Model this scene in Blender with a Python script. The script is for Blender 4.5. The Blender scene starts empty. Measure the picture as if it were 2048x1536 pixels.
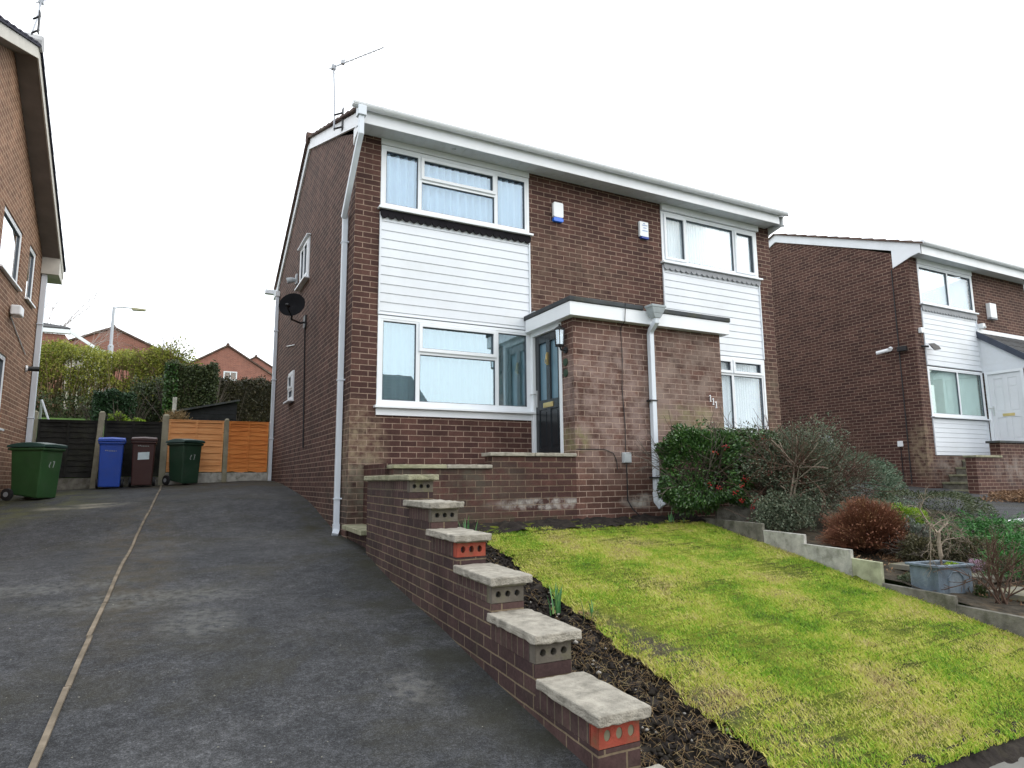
import bpy, bmesh, math, random
import numpy as np
from mathutils import Vector, Matrix
S = bpy.context.scene
COL = S.collection
PI = math.pi
random.seed(7)
# ------------------------------------------------------------------ camera
cam_d = bpy.data.cameras.new('Camera'); cam = bpy.data.objects.new('Camera', cam_d); COL.objects.link(cam); S.camera = cam
cam_d.lens = 22.99; cam_d.sensor_width = 36; cam_d.clip_end = 600; cam_d.clip_start = .05
yaw, pit, rol = .482348, .145241, -.009233
f_ = Vector((math.sin(yaw)*math.cos(pit), math.cos(yaw)*math.cos(pit), math.sin(pit)))
r_ = Vector((math.cos(yaw), -math.sin(yaw), 0)); u_ = r_.cross(f_)
r2 = r_*math.cos(rol)+u_*math.sin(rol); u2 = -r_*math.sin(rol)+u_*math.cos(rol)
mw = Matrix((r2, u2, -f_)).transposed().to_4x4(); mw.translation = (-2.008, -8.294, -1.118)
cam.matrix_world = mw
# ------------------------------------------------------------------ world: bright overcast
W = bpy.data.worlds.new('World'); S.world = W; W.use_nodes = True
nt = W.node_tree; nt.nodes.clear()
wo = nt.nodes.new('ShaderNodeOutputWorld'); bg = nt.nodes.new('ShaderNodeBackground'); sky = nt.nodes.new('ShaderNodeTexSky')
sky.sky_type = 'NISHITA'; sky.sun_disc = False; sky.sun_elevation = math.radians(38); sky.sun_rotation = math.radians(125)
sky.dust_density = 4; sky.air_density = 1.2
mx = nt.nodes.new('ShaderNodeMix'); mx.data_type = 'RGBA'; mx.inputs[0].default_value = .86
nz = nt.nodes.new('ShaderNodeTexNoise'); nz.inputs['Scale'].default_value = 1.6; nz.inputs['Detail'].default_value = 4
cr = nt.nodes.new('ShaderNodeValToRGB'); cr.color_ramp.elements[0].position = .3; cr.color_ramp.elements[1].position = .7
cr.color_ramp.elements[0].color = (.88, .94, 1.0, 1); cr.color_ramp.elements[1].color = (1.0, 1.02, 1.04, 1)
vm = nt.nodes.new('ShaderNodeVectorMath'); vm.operation = 'SCALE'; vm.inputs['Scale'].default_value = 12.0
tc = nt.nodes.new('ShaderNodeTexCoord')
nt.links.new(tc.outputs['Generated'], nz.inputs['Vector']); nt.links.new(nz.outputs['Fac'], cr.inputs[0]); nt.links.new(cr.outputs[0], vm.inputs[0])
nt.links.new(sky.outputs[0], mx.inputs[6]); nt.links.new(vm.outputs[0], mx.inputs[7])
nt.links.new(mx.outputs[2], bg.inputs[0]); nt.links.new(bg.outputs[0], wo.inputs[0]); bg.inputs[1].default_value = .15
sd = bpy.data.lights.new('Sun', 'SUN'); sd.energy = .8; sd.angle = math.radians(50); sd.color = (1, .95, .87)
sun = bpy.data.objects.new('Sun', sd); COL.objects.link(sun)
az = math.radians(125); el = math.radians(38)
sv = Vector((math.sin(az)*math.cos(el), math.cos(az)*math.cos(el), math.sin(el)))
sun.rotation_euler = sv.to_track_quat('Z', 'Y').to_euler()
S.view_settings.view_transform = 'Standard'; S.view_settings.look = 'None'; S.view_settings.exposure = 0.28; S.view_settings.gamma = 1

# ------------------------------------------------------------------ materials
class NT:
    def __init__(s, name):
        s.m = bpy.data.materials.new(name); s.m.use_nodes = True; s.t = s.m.node_tree; s.t.nodes.clear()
        s.out = s.n('ShaderNodeOutputMaterial')
    def n(s, typ, **k):
        x = s.t.nodes.new(typ)
        for a, b in k.items(): setattr(x, a, b)
        return x
    def l(s, a, b): s.t.links.new(a, b)
    def v(s, x, inp):
        if hasattr(x, 'is_output'): s.l(x, inp)
        else: inp.default_value = x
    def math(s, op, a, b=0.0, clamp=False):
        x = s.n('ShaderNodeMath', operation=op); x.use_clamp = clamp; s.v(a, x.inputs[0]); s.v(b, x.inputs[1]); return x.outputs[0]
    def mix(s, f, a, b, mode='MIX'):
        x = s.n('ShaderNodeMix', data_type='RGBA', blend_type=mode); s.v(f, x.inputs[0]); s.v(a, x.inputs[6]); s.v(b, x.inputs[7]); return x.outputs[2]
    def pos(s): return s.n('ShaderNodeNewGeometry').outputs['Position']
    def noise(s, scale, vec=None, detail=4, rough=.55, dist=0, stretch=None):
        x = s.n('ShaderNodeTexNoise'); x.inputs['Scale'].default_value = scale; x.inputs['Detail'].default_value = detail
        x.inputs['Roughness'].default_value = rough; x.inputs['Distortion'].default_value = dist
        vec = vec or s.pos()
        if stretch:
            mp = s.n('ShaderNodeMapping'); mp.inputs['Scale'].default_value = stretch; s.l(vec, mp.inputs[0]); vec = mp.outputs[0]
        s.l(vec, x.inputs['Vector']); return x.outputs['Fac']
    def ramp(s, fac, stops):
        x = s.n('ShaderNodeValToRGB'); e = x.color_ramp.elements
        while len(e) < len(stops): e.new(.5)
        for i, (p, c) in enumerate(stops):
            e[i].position = p; e[i].color = (c[0], c[1], c[2], 1) if hasattr(c, '__len__') else (c, c, c, 1)
        s.l(fac, x.inputs[0]); return x.outputs[0]
    def bump(s, h, strength, dist=.01):
        x = s.n('ShaderNodeBump'); x.inputs['Strength'].default_value = strength; x.inputs['Distance'].default_value = dist; s.l(h, x.inputs['Height']); return x.outputs[0]
    def stain(s, col, st):
        # worn or dirty patches: centre, radii, colour, strength, noise scale
        for c, r, cc, k, ns in st:
            p = s.pos(); a = s.n('ShaderNodeVectorMath', operation='SUBTRACT'); s.l(p, a.inputs[0]); a.inputs[1].default_value = c
            b = s.n('ShaderNodeVectorMath', operation='DIVIDE'); s.l(a.outputs[0], b.inputs[0]); b.inputs[1].default_value = r
            ln = s.n('ShaderNodeVectorMath', operation='LENGTH'); s.l(b.outputs[0], ln.inputs[0])
            m = s.math('SUBTRACT', 1.0, ln.outputs['Value'], True); m = s.math('MULTIPLY', m, 2.2, True)
            n = s.ramp(s.noise(ns, detail=5, rough=.65), [(.38, 0), (.62, 1)])
            m = s.math('MULTIPLY', m, n); m = s.math('MULTIPLY', m, k, True)
            col = s.mix(m, col, (*cc, 1))
        return col
    def done(s, col, rough=.8, spec=.3, normal=None, metal=0.0):
        b = s.n('ShaderNodeBsdfPrincipled'); s.v(col if hasattr(col, 'is_output') else (*col, 1), b.inputs['Base Color']); s.v(rough, b.inputs['Roughness'])
        b.inputs['Specular IOR Level'].default_value = spec; b.inputs['Metallic'].default_value = metal
        if normal is not None: s.l(normal, b.inputs['Normal'])
        s.l(b.outputs[0], s.out.inputs[0]); return s.m

def sh(c, k): return tuple(min(1, x*k) for x in c)
def plain(name, c, rough=.7, spec=.3, var=.15, scale=6, bump=0., bscale=60, metal=0, dirt=None, stains=()):
    t = NT(name); n = t.noise(scale)
    col = t.ramp(n, [(.3, sh(c, 1-var)), (.7, sh(c, 1+var))])
    if dirt: col = t.mix(t.ramp(t.noise(scale*.6, detail=6, rough=.7), [(.5, 0), (.72, dirt[1])]), col, (*dirt[0], 1))
    col = t.stain(col, stains)
    nm = t.bump(t.noise(bscale, detail=3), bump) if bump else None
    return t.done(col, rough, spec, nm, metal)

def brick(name, c1, c2, mort, stains=(), var=.35, moss=None, bw=.225, rh=.075, seed=0, ms=.0055):
    t = NT(name); uv = t.n('ShaderNodeUVMap'); uv.uv_map = 'UVMap'
    wob = t.n('ShaderNodeTexNoise'); wob.inputs['Scale'].default_value = 7; t.l(uv.outputs[0], wob.inputs['Vector'])
    sc = t.n('ShaderNodeVectorMath', operation='SCALE'); sub = t.n('ShaderNodeVectorMath', operation='SUBTRACT'); t.l(wob.outputs['Color'], sub.inputs[0]); sub.inputs[1].default_value = (.5, .5, .5)
    t.l(sub.outputs[0], sc.inputs[0]); sc.inputs['Scale'].default_value = .007
    add = t.n('ShaderNodeVectorMath', operation='ADD'); t.l(uv.outputs[0], add.inputs[0]); t.l(sc.outputs[0], add.inputs[1])
    b = t.n('ShaderNodeTexBrick'); b.offset = .5; b.squash = 1; t.l(add.outputs[0], b.inputs['Vector'])
    b.inputs['Scale'].default_value = 1; b.inputs['Brick Width'].default_value = bw; b.inputs['Row Height'].default_value = rh
    b.inputs['Mortar Size'].default_value = ms; b.inputs['Mortar Smooth'].default_value = .25; b.inputs['Bias'].default_value = -.1
    b.inputs['Color1'].default_value = (*c1, 1); b.inputs['Color2'].default_value = (*c2, 1); b.inputs['Mortar'].default_value = (*mort, 1)
    n1 = t.ramp(t.noise(2.2, detail=6, rough=.7), [(.3, 1-var), (.7, 1+var)])
    n2 = t.ramp(t.noise(55, detail=3), [(.3, .82), (.7, 1.2)])
    col = t.mix(1.0, b.outputs['Color'], n1, 'MULTIPLY'); col = t.mix(1.0, col, n2, 'MULTIPLY')
    # weathered stains sit on the brick faces more than in the joints
    s2 = t.stain(col, stains); col = t.mix(t.math('MULTIPLY', b.outputs['Fac'], .6), s2, col)
    if moss: col = t.mix(t.ramp(t.noise(1.7, detail=6, rough=.7), [(.5, 0), (.75, moss[1])]), col, (*moss[0], 1))
    h = t.math('ADD', t.math('MULTIPLY', b.outputs['Fac'], -1.0), t.math('MULTIPLY', t.noise(90, detail=3), .35))
    return t.done(col, .85, .25, t.bump(h, .7, .006))

def leafmat(name, cols, rough=.5, trans=.15, pscale=2.5, spec=.3, rw=.55, nw=.6, off=.08, nd=3):
    t = NT(name); g = t.n('ShaderNodeNewGeometry')
    f = t.math('ADD', t.math('MULTIPLY', g.outputs['Random Per Island'], rw), t.math('MULTIPLY', t.noise(pscale, detail=nd, rough=.65), nw)); f = t.math('SUBTRACT', f, off)
    n = len(cols); col = t.ramp(f, [(i/(n-1)*.8+.1, c) for i, c in enumerate(cols)])
    b = t.n('ShaderNodeBsdfPrincipled'); t.l(col, b.inputs['Base Color']); b.inputs['Roughness'].default_value = rough; b.inputs['Specular IOR Level'].default_value = spec
    tr = t.n('ShaderNodeBsdfTranslucent'); t.l(col, tr.inputs[0]); ms = t.n('ShaderNodeMixShader'); ms.inputs[0].default_value = trans
    t.l(b.outputs[0], ms.inputs[1]); t.l(tr.outputs[0], ms.inputs[2]); t.l(ms.outputs[0], t.out.inputs[0]); return t.m

def glassmat(name, tint, refl=.22, rtint=(.82, .93, 1), fk=.8):
    t = NT(name); tr = t.n('ShaderNodeBsdfTransparent'); tr.inputs[0].default_value = (*tint, 1)
    gl = t.n('ShaderNodeBsdfGlossy'); gl.inputs['Color'].default_value = (*rtint, 1); gl.inputs['Roughness'].default_value = .004
    lw = t.n('ShaderNodeLayerWeight'); lw.inputs[0].default_value = .25
    f = t.math('ADD', t.math('MULTIPLY', lw.outputs['Fresnel'], fk), refl, True)
    ms = t.n('ShaderNodeMixShader'); t.l(f, ms.inputs[0]); t.l(tr.outputs[0], ms.inputs[1]); t.l(gl.outputs[0], ms.inputs[2]); t.l(ms.outputs[0], t.out.inputs[0]); return t.m

BR1, BR2, MO = (.054, .026, .022), (.104, .051, .040), (.29, .21, .16)
PALE = (.30, .225, .20)
M_ = {}
M_['brick'] = brick('house_brick', BR1, BR2, MO, stains=[((.05, 0, -.75), (.5, .6, .75), (.24, .19, .125), .8, 9), ((.2, 0, -1.25), (.45, .5, .5), (.16, .15, .11), .7, 7), ((3.1, 0, 1.9), (1.6, .3, 1.0), (.2, .145, .105), .35, 6),
    ((0, .6, -1.5), (.3, 1.6, .5), (.05, .045, .035), .6, 4), ((7.7, 0, 0), (.4, .5, 1.2), (.2, .16, .11), .5, 6)])
M_['brick_porch'] = brick('porch_brick', (.070, .034, .027), (.135, .070, .054), (.34, .25, .20),
    stains=[((3.3, -1.14, -.1), (1.3, .6, 1.15), PALE, .75, 4.5), ((4.7, -1.14, .1), (1.1, .6, 1.25), (.28, .215, .18), .7, 3.5), ((2.72, -1.0, -.6), (.25, .4, .22), (.22, .21, .10), .7, 8), ((3.9, -1.14, -1.42), (.6, .3, .12), (.45, .42, .38), .95, 5),
    ((4.7, -1.14, -.3), (.9, .3, .28), (.27, .25, .13), .6, 5)])
M_['brick_terrace'] = brick('terrace_brick', (.048, .024, .021), (.092, .042, .034), (.17, .125, .09),
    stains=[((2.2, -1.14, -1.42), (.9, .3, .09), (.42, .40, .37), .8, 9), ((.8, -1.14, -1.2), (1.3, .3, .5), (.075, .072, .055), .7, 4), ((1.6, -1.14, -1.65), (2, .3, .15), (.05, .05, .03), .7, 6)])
M_['brick_wall'] = brick('garden_wall_brick', (.045, .027, .027), (.075, .043, .039), (.17, .13, .085), var=.4, moss=((.07, .07, .045), .45))
M_['soldier'] = brick('soldier_brick', (.058, .035, .034), (.085, .05, .046), (.13, .105, .075), var=.4, bw=.075, rh=.30, moss=((.07, .07, .045), .5))
M_['brick_left'] = brick('left_brick', (.16, .082, .05), (.26, .14, .088), (.52, .39, .27), var=.18)
M_['brick_right'] = brick('right_brick', (.056, .027, .023), (.104, .051, .040), (.29, .21, .16), var=.22,
    stains=[((13.3, .6, -.55), (.3, .5, .8), (.26, .2, .13), .8, 7), ((14.6, .3, -1.0), (1.4, 1.4, .5), (.3, .26, .23), .7, 4)])
M_['brick_far'] = brick('far_brick', (.22, .09, .07), (.28, .115, .085), (.36, .24, .19), var=.12)
M_['upvc'] = plain('white_plastic', (.80, .83, .86), .35, .4, .03, 3)
M_['clad'] = plain('white_cladding', (.70, .735, .78), .45, .4, .05, 1.2, dirt=((.52, .54, .50), .35))
M_['fascia'] = plain('fascia_white', (.80, .82, .85), .45, .4, .04, 2, dirt=((.55, .56, .54), .3))
M_['soffit'] = plain('soffit_white', (.62, .64, .66), .6, .3, .06, 3, dirt=((.35, .35, .35), .4))
M_['dark_trim_shade'] = plain('dark_trim_and_shade', (.014, .013, .016), .85, .1, .2, 8)  # dark trim colour, also used for painted shade above the curtains
M_['greytrim'] = plain('grey_trim', (.28, .29, .31), .6, .3, .1, 8)
M_['gasket'] = plain('gasket', (.10, .115, .135), .6)
M_['glass_a'] = glassmat('glass_blue', (.90, .96, 1.0), .14, (.78, .90, 1.0))
M_['glass_b'] = glassmat('glass_lower', (.84, .93, .95), .27, (.80, .91, .97))
M_['glass_c'] = glassmat('glass_clear', (.97, .99, 1.0), .03, (.9, .96, 1), .25)
M_['glass_s'] = glassmat('glass_side', (.9, .95, 1), .72, (.95, .98, 1), .3)
M_['glass_g'] = glassmat('glass_green', (.93, .98, .96), .04, (.9, .97, .96), .3)
M_['net'] = plain('net_curtain', (.78, .82, .84), .9, .1, .05, 5)
M_['blind'] = plain('blind', (.70, .72, .72), .9, .1, .05, 5)
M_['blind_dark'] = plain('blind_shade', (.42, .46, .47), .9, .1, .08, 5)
M_['felt'] = plain('roof_felt', (.06, .065, .07), .9, .2, .3, 5, .4, 80, dirt=((.12, .12, .07), .6))
M_['tile'] = plain('roof_tile', (.095, .06, .05), .9, .2, .3, 3, .4, 60, dirt=((.25, .22, .17), .55))
M_['tile_dark'] = plain('roof_tile_dark', (.03, .03, .045), .9, .2, .3, 3)
M_['tile_grey'] = plain('roof_tile_grey', (.07, .07, .072), .9, .2, .25, 3, .4, 60)
M_['tile_pale'] = plain('ridge_tile_pale', (.45, .45, .46), .9, .2, .2, 3)
M_['cream'] = plain('cream_board', (.50, .48, .43), .6, .3, .1, 3)
M_['ubox'] = plain('soffit_brown', (.19, .165, .15), .7, .3, .15, 3)
M_['door_black'] = plain('black_door', (.018, .022, .026), .25, .5, .1, 3)
M_['door_white'] = plain('white_door', (.74, .76, .79), .35, .4, .03, 3)
M_['brass'] = plain('brass', (.65, .5, .22), .3, .5, .1, 5, metal=.7)
M_['steel'] = plain('steel', (.6, .6, .6), .35, .5, .1, 5, metal=.8)
M_['black'] = plain('black_plastic', (.02, .02, .022), .5, .4, .2, 8)
M_['lead'] = plain('grey_hopper', (.36, .40, .42), .6, .3, .12, 8)
M_['pipe'] = plain('downpipe_grey', (.66, .71, .77), .4, .4, .04, 3)
M_['white_old'] = plain('white_alarm', (.82, .84, .86), .4, .4, .02, 3)
M_['blue_lens'] = plain('blue_lens', (.02, .16, .75), .2, .6, .1, 8)
M_['blue_print'] = plain('blue_print', (.25, .35, .6), .5)
M_['grey_box'] = plain('grey_box', (.42, .45, .47), .5, .4, .05, 5)
M_['stone'] = plain('coping_stone', (.34, .315, .265), .95, .2, .25, 14, .9, 120, dirt=((.15, .14, .115), .8))
M_['stone_moss'] = plain('coping_stone_mossy', (.30, .29, .20), .95, .2, .25, 9, .6, 120, dirt=((.12, .13, .06), .8))
M_['perf_grey'] = plain('perforated_grey', (.13, .115, .095), .9, .2, .2, 14, .4, 90, dirt=((.16, .16, .07), .5))
M_['perf_red'] = plain('perforated_red', (.31, .065, .042), .85, .2, .18, 14, .4, 90, dirt=((.13, .10, .055), .8))
M_['mortar_fill'] = plain('mortar_fill', (.20, .19, .13), .9, .2, .2, 14)
M_['concrete'] = plain('concrete', (.42, .41, .37), .9, .2, .3, 9, .5, 70, dirt=((.12, .125, .085), .85))
M_['concrete_dark'] = plain('concrete_dark', (.17, .16, .135), .9, .2, .4, 9, .6, 70, dirt=((.06, .065, .035), .85))
M_['concrete_green'] = plain('concrete_green', (.36, .37, .25), .9, .2, .35, 9, .4, 70, dirt=((.2, .21, .11), .6))
M_['concrete_post'] = plain('concrete_post', (.30, .28, .21), .9, .2, .2, 6, .3, 60, dirt=((.2, .2, .1), .5))
M_['fence_dark'] = plain('fence_dark', (.022, .022, .02), .85, .2, .35, 5, .4, 40, dirt=((.05, .055, .03), .5))
M_['shed'] = plain('shed_dark', (.022, .024, .027), .85, .2, .3, 5)
t = NT('fence_orange'); wv = t.noise(3, detail=5, stretch=(1, 1, 14)); c = t.ramp(wv, [(.25, (.55, .22, .075)), (.5, (.78, .36, .14)), (.75, (.86, .46, .21))])
kn = t.n('ShaderNodeTexVoronoi'); kn.inputs['Scale'].default_value = 4; t.l(t.pos(), kn.inputs['Vector'])
c = t.mix(t.ramp(kn.outputs['Distance'], [(.03, .8), (.09, 0)]), c, (.16, .05, .02, 1)); M_['fence_orange'] = t.done(c, .7, .2)
t = NT('fence_orange_deep'); c = t.ramp(t.noise(3, detail=5, stretch=(1, 1, 14)), [(.25, (.45, .12, .025)), (.5, (.70, .24, .06)), (.75, (.80, .34, .10))]); M_['fence_orange2'] = t.done(c, .7, .2)
M_['bin_green'] = plain('bin_green', (.028, .085, .028), .45, .4, .15, 3, dirt=((.10, .10, .09), .25))
M_['bin_green2'] = plain('bin_green_dark', (.022, .058, .034), .45, .4, .15, 3, dirt=((.10, .10, .09), .25))
M_['bin_lid'] = plain('bin_lid_green', (.02, .055, .045), .45, .4, .1, 3)
M_['bin_blue'] = plain('bin_blue', (.02, .075, .42), .4, .4, .1, 3, dirt=((.10, .10, .09), .25))
M_['bin_brown'] = plain('bin_brown', (.055, .022, .02), .45, .4, .1, 3, dirt=((.10, .10, .09), .25))
M_['mark'] = plain('pale_marking', (.34, .38, .36), .6)
M_['sticker'] = plain('white_sticker', (.62, .74, .78), .6)
M_['planter'] = plain('lead_planter', (.12, .155, .19), .6, .4, .4, 7, .4, 60, dirt=((.27, .30, .31), .6))
M_['soilmix'] = plain('dark_soil', (.03, .024, .019), .95, .1, .4, 20, .8, 60)
M_['bark'] = plain('bark', (.10, .085, .07), .9, .2, .3, 20)
M_['bark_pale'] = plain('bark_pale', (.27, .22, .17), .8, .2, .3, 20)
M_['twig_brown'] = plain('twig_brown', (.10, .062, .045), .9, .2, .3, 20)
M_['lamp_metal'] = plain('lamp_metal', (.42, .44, .48), .5, .4, .05, 5)
M_['berry'] = plain('berry', (.42, .012, .015), .3, .5, .2, 30)
M_['slab'] = plain('paving', (.17, .16, .13), .9, .2, .25, 4, .3, 60, dirt=((.30, .27, .05), .55))
M_['mulch'] = plain('mulch_pale', (.45, .33, .22), .9, .2, .3, 20)

# asphalt
t = NT('driveway_asphalt')
c = t.ramp(t.noise(.9, detail=7, rough=.65), [(.3, (.026, .028, .032)), (.55, (.042, .043, .046)), (.75, (.066, .067, .070))])
c = t.mix(1.0, c, t.ramp(t.noise(130, detail=2, rough=.7), [(.3, .45), (.5, .95), (.72, 1.9)]), 'MULTIPLY')
c = t.mix(1.0, c, t.ramp(t.noise(9, detail=6, rough=.75), [(.3, .55), (.5, 1.0), (.7, 1.6)]), 'MULTIPLY')
c = t.mix(1.0, c, t.ramp(t.noise(42, detail=4, rough=.8), [(.32, .5), (.5, 1.0), (.68, 1.8)]), 'MULTIPLY')
c = t.mix(t.ramp(t.noise(1.1, detail=7, rough=.7, dist=.4), [(.50, 0), (.68, .6)]), c, (.036, .033, .020, 1))
c = t.mix(t.ramp(t.noise(300, detail=1), [(.69, 0), (.72, .8)]), c, (.24, .24, .22, 1))
MOSS = (.050, .042, .022)
c = t.stain(c, [((-2.25, 0, -1.7), (.5, 4.5, 2), (.07, .055, .03), .5, 5), ((-1.0, 6.2, -1.1), (2.0, 2.2, 2), (.062, .05, .026), .75, 2), ((-4.2, 4.5, -1.3), (1.6, 3.4, 2), (.085, .085, .03), .85, 2.5),
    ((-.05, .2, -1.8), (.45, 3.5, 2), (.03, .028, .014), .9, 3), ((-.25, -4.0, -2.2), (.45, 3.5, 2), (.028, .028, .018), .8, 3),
    ((-2.1, -2.2, -2.1), (1.0, .35, 1), (.15, .15, .14), .55, 16), ((-3.0, -1.6, -2.1), (1.0, .25, 1), (.15, .15, .14), .55, 16), ((-1.75, -3.0, -2.2), (.35, .5, 1), (.16, .16, .15), .5, 15), ((-3.05, 3.3, -1.4), (.75, .35, 1), (.26, .24, .18), 1.0, 2), ((-.75, -4.7, -2.3), (.16, .3, 1), (.17, .165, .15), .5, 14)])
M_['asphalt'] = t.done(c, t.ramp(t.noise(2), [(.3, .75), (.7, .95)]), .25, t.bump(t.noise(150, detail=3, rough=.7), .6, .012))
M_['pavement'] = plain('pavement_asphalt', (.17, .165, .15), .9, .2, .2, 3, .5, 120, dirt=((.08, .085, .045), .5))
M_['kerb'] = plain('edging_concrete', (.17, .14, .105), .95, .2, .45, 6, .4, 90, dirt=((.10, .085, .06), .6))
t = NT('lawn_ground'); p1 = t.noise(1.5, detail=6, rough=.7, stretch=(1, .8, 1)); p2 = t.noise(16, detail=5, rough=.7)
c = t.ramp(t.math('ADD', t.math('MULTIPLY', p1, .6), t.math('MULTIPLY', p2, .4)), [(.32, (.05, .04, .02)), (.44, (.10, .13, .02)), (.55, (.20, .24, .03)), (.66, (.30, .26, .08))])
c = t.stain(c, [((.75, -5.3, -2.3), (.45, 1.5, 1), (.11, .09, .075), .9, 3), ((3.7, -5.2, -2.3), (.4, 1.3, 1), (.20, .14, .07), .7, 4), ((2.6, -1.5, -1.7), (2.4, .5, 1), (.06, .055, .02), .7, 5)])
c = t.mix(1.0, c, t.ramp(t.noise(60, detail=5, rough=.8), [(.3, .35), (.5, .9), (.7, 1.7)]), 'MULTIPLY'); M_['lawn'] = t.done(c, .95, .1, t.bump(t.noise(60, detail=5, rough=.8), 1.0, .03))
M_['soil'] = plain('flower_bed_soil', (.022, .018, .016), .95, .15, .45, 12, 1.0, 45, dirt=((.075, .065, .045), .5))
M_['garden'] = plain('garden_soil', (.045, .038, .028), .95, .15, .6, 14, 1.0, 30, dirt=((.16, .11, .065), .6))
M_['back_grass'] = plain('back_grass', (.065, .115, .03), .95, .1, .25, 3, .6, 30)
L_ = {}
L_['grass'] = leafmat('grass_blade', [(.07, .12, .02), (.14, .32, .025), (.27, .46, .035), (.46, .52, .07), (.60, .57, .14), (.62, .54, .24), (.30, .22, .11)], .6, .3, 1.5, rw=.38, nw=1.6, off=.47, nd=7)
L_['straw'] = leafmat('straw', [(.13, .08, .04), (.30, .20, .10), (.42, .36, .18)], .8, .1)
L_['holly'] = leafmat('glossy_leaf', [(.012, .03, .010), (.028, .075, .018), (.06, .13, .03), (.10, .19, .05)], .3, .08, 4, .5)
L_['coton'] = leafmat('cotoneaster_leaf', [(.035, .05, .03), (.075, .10, .06), (.14, .17, .11), (.15, .12, .07)], .5, .1, 3)
L_['coton_red'] = leafmat('cotoneaster_tip', [(.10, .03, .025), (.17, .06, .045), (.09, .09, .05)], .5, .1, 3)
L_['mound'] = leafmat('mound_leaf', [(.04, .07, .04), (.08, .13, .08), (.14, .19, .12), (.19, .23, .15)], .5, .1, 3)
L_['mound2'] = leafmat('mound_leaf_olive', [(.03, .045, .022), (.06, .08, .04), (.10, .125, .06), (.12, .10, .06)], .5, .1, 3)
L_['redtwig'] = leafmat('russet_twigs', [(.07, .028, .018), (.15, .058, .034), (.24, .10, .055), (.28, .18, .08)], .6, .05, 4)
L_['yellow'] = leafmat('conifer_yellow', [(.06, .12, .015), (.16, .28, .02), (.35, .42, .04)], .5, .15, 4)
L_['juniper'] = leafmat('juniper_green', [(.010, .04, .010), (.025, .10, .02), (.05, .19, .035), (.10, .28, .06)], .5, .12, 4)
L_['grey'] = leafmat('grey_leaf', [(.06, .075, .06), (.13, .15, .12), (.2, .22, .18)], .5, .1, 4)
L_['olive'] = leafmat('olive_leaf', [(.03, .03, .015), (.07, .065, .03), (.13, .11, .05)], .6, .1, 4)
L_['privet'] = leafmat('privet_leaf', [(.08, .10, .018), (.18, .21, .035), (.33, .35, .06), (.46, .43, .11)], .5, .35, .9)
L_['conif_dark'] = leafmat('dark_conifer', [(.008, .022, .010), (.018, .048, .018), (.035, .08, .03)], .5, .08, 2)
L_['hedge_dark'] = leafmat('dark_hedge', [(.016, .022, .010), (.03, .045, .016), (.055, .08, .025), (.08, .06, .03)], .5, .08, 1.2)
L_['hedge_brown'] = leafmat('brown_hedge', [(.015, .016, .009), (.03, .032, .014), (.055, .045, .02), (.075, .085, .03)], .5, .08, 1.2)
L_['lime'] = leafmat('lime_leaf', [(.12, .22, .02), (.28, .42, .04), (.42, .5, .08)], .4, .2, 4)
L_['daff'] = leafmat('daffodil_leaf', [(.05, .16, .06), (.10, .26, .10), (.2, .35, .1)], .4, .15, 4)
L_['heather'] = leafmat('heather_flower', [(.22, .12, .2), (.42, .28, .38), (.5, .4, .42)], .6, .1, 6)
L_['brownleaf'] = leafmat('brown_litter', [(.09, .05, .03), (.19, .105, .055), (.32, .21, .12)], .8, .05, 6)

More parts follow.
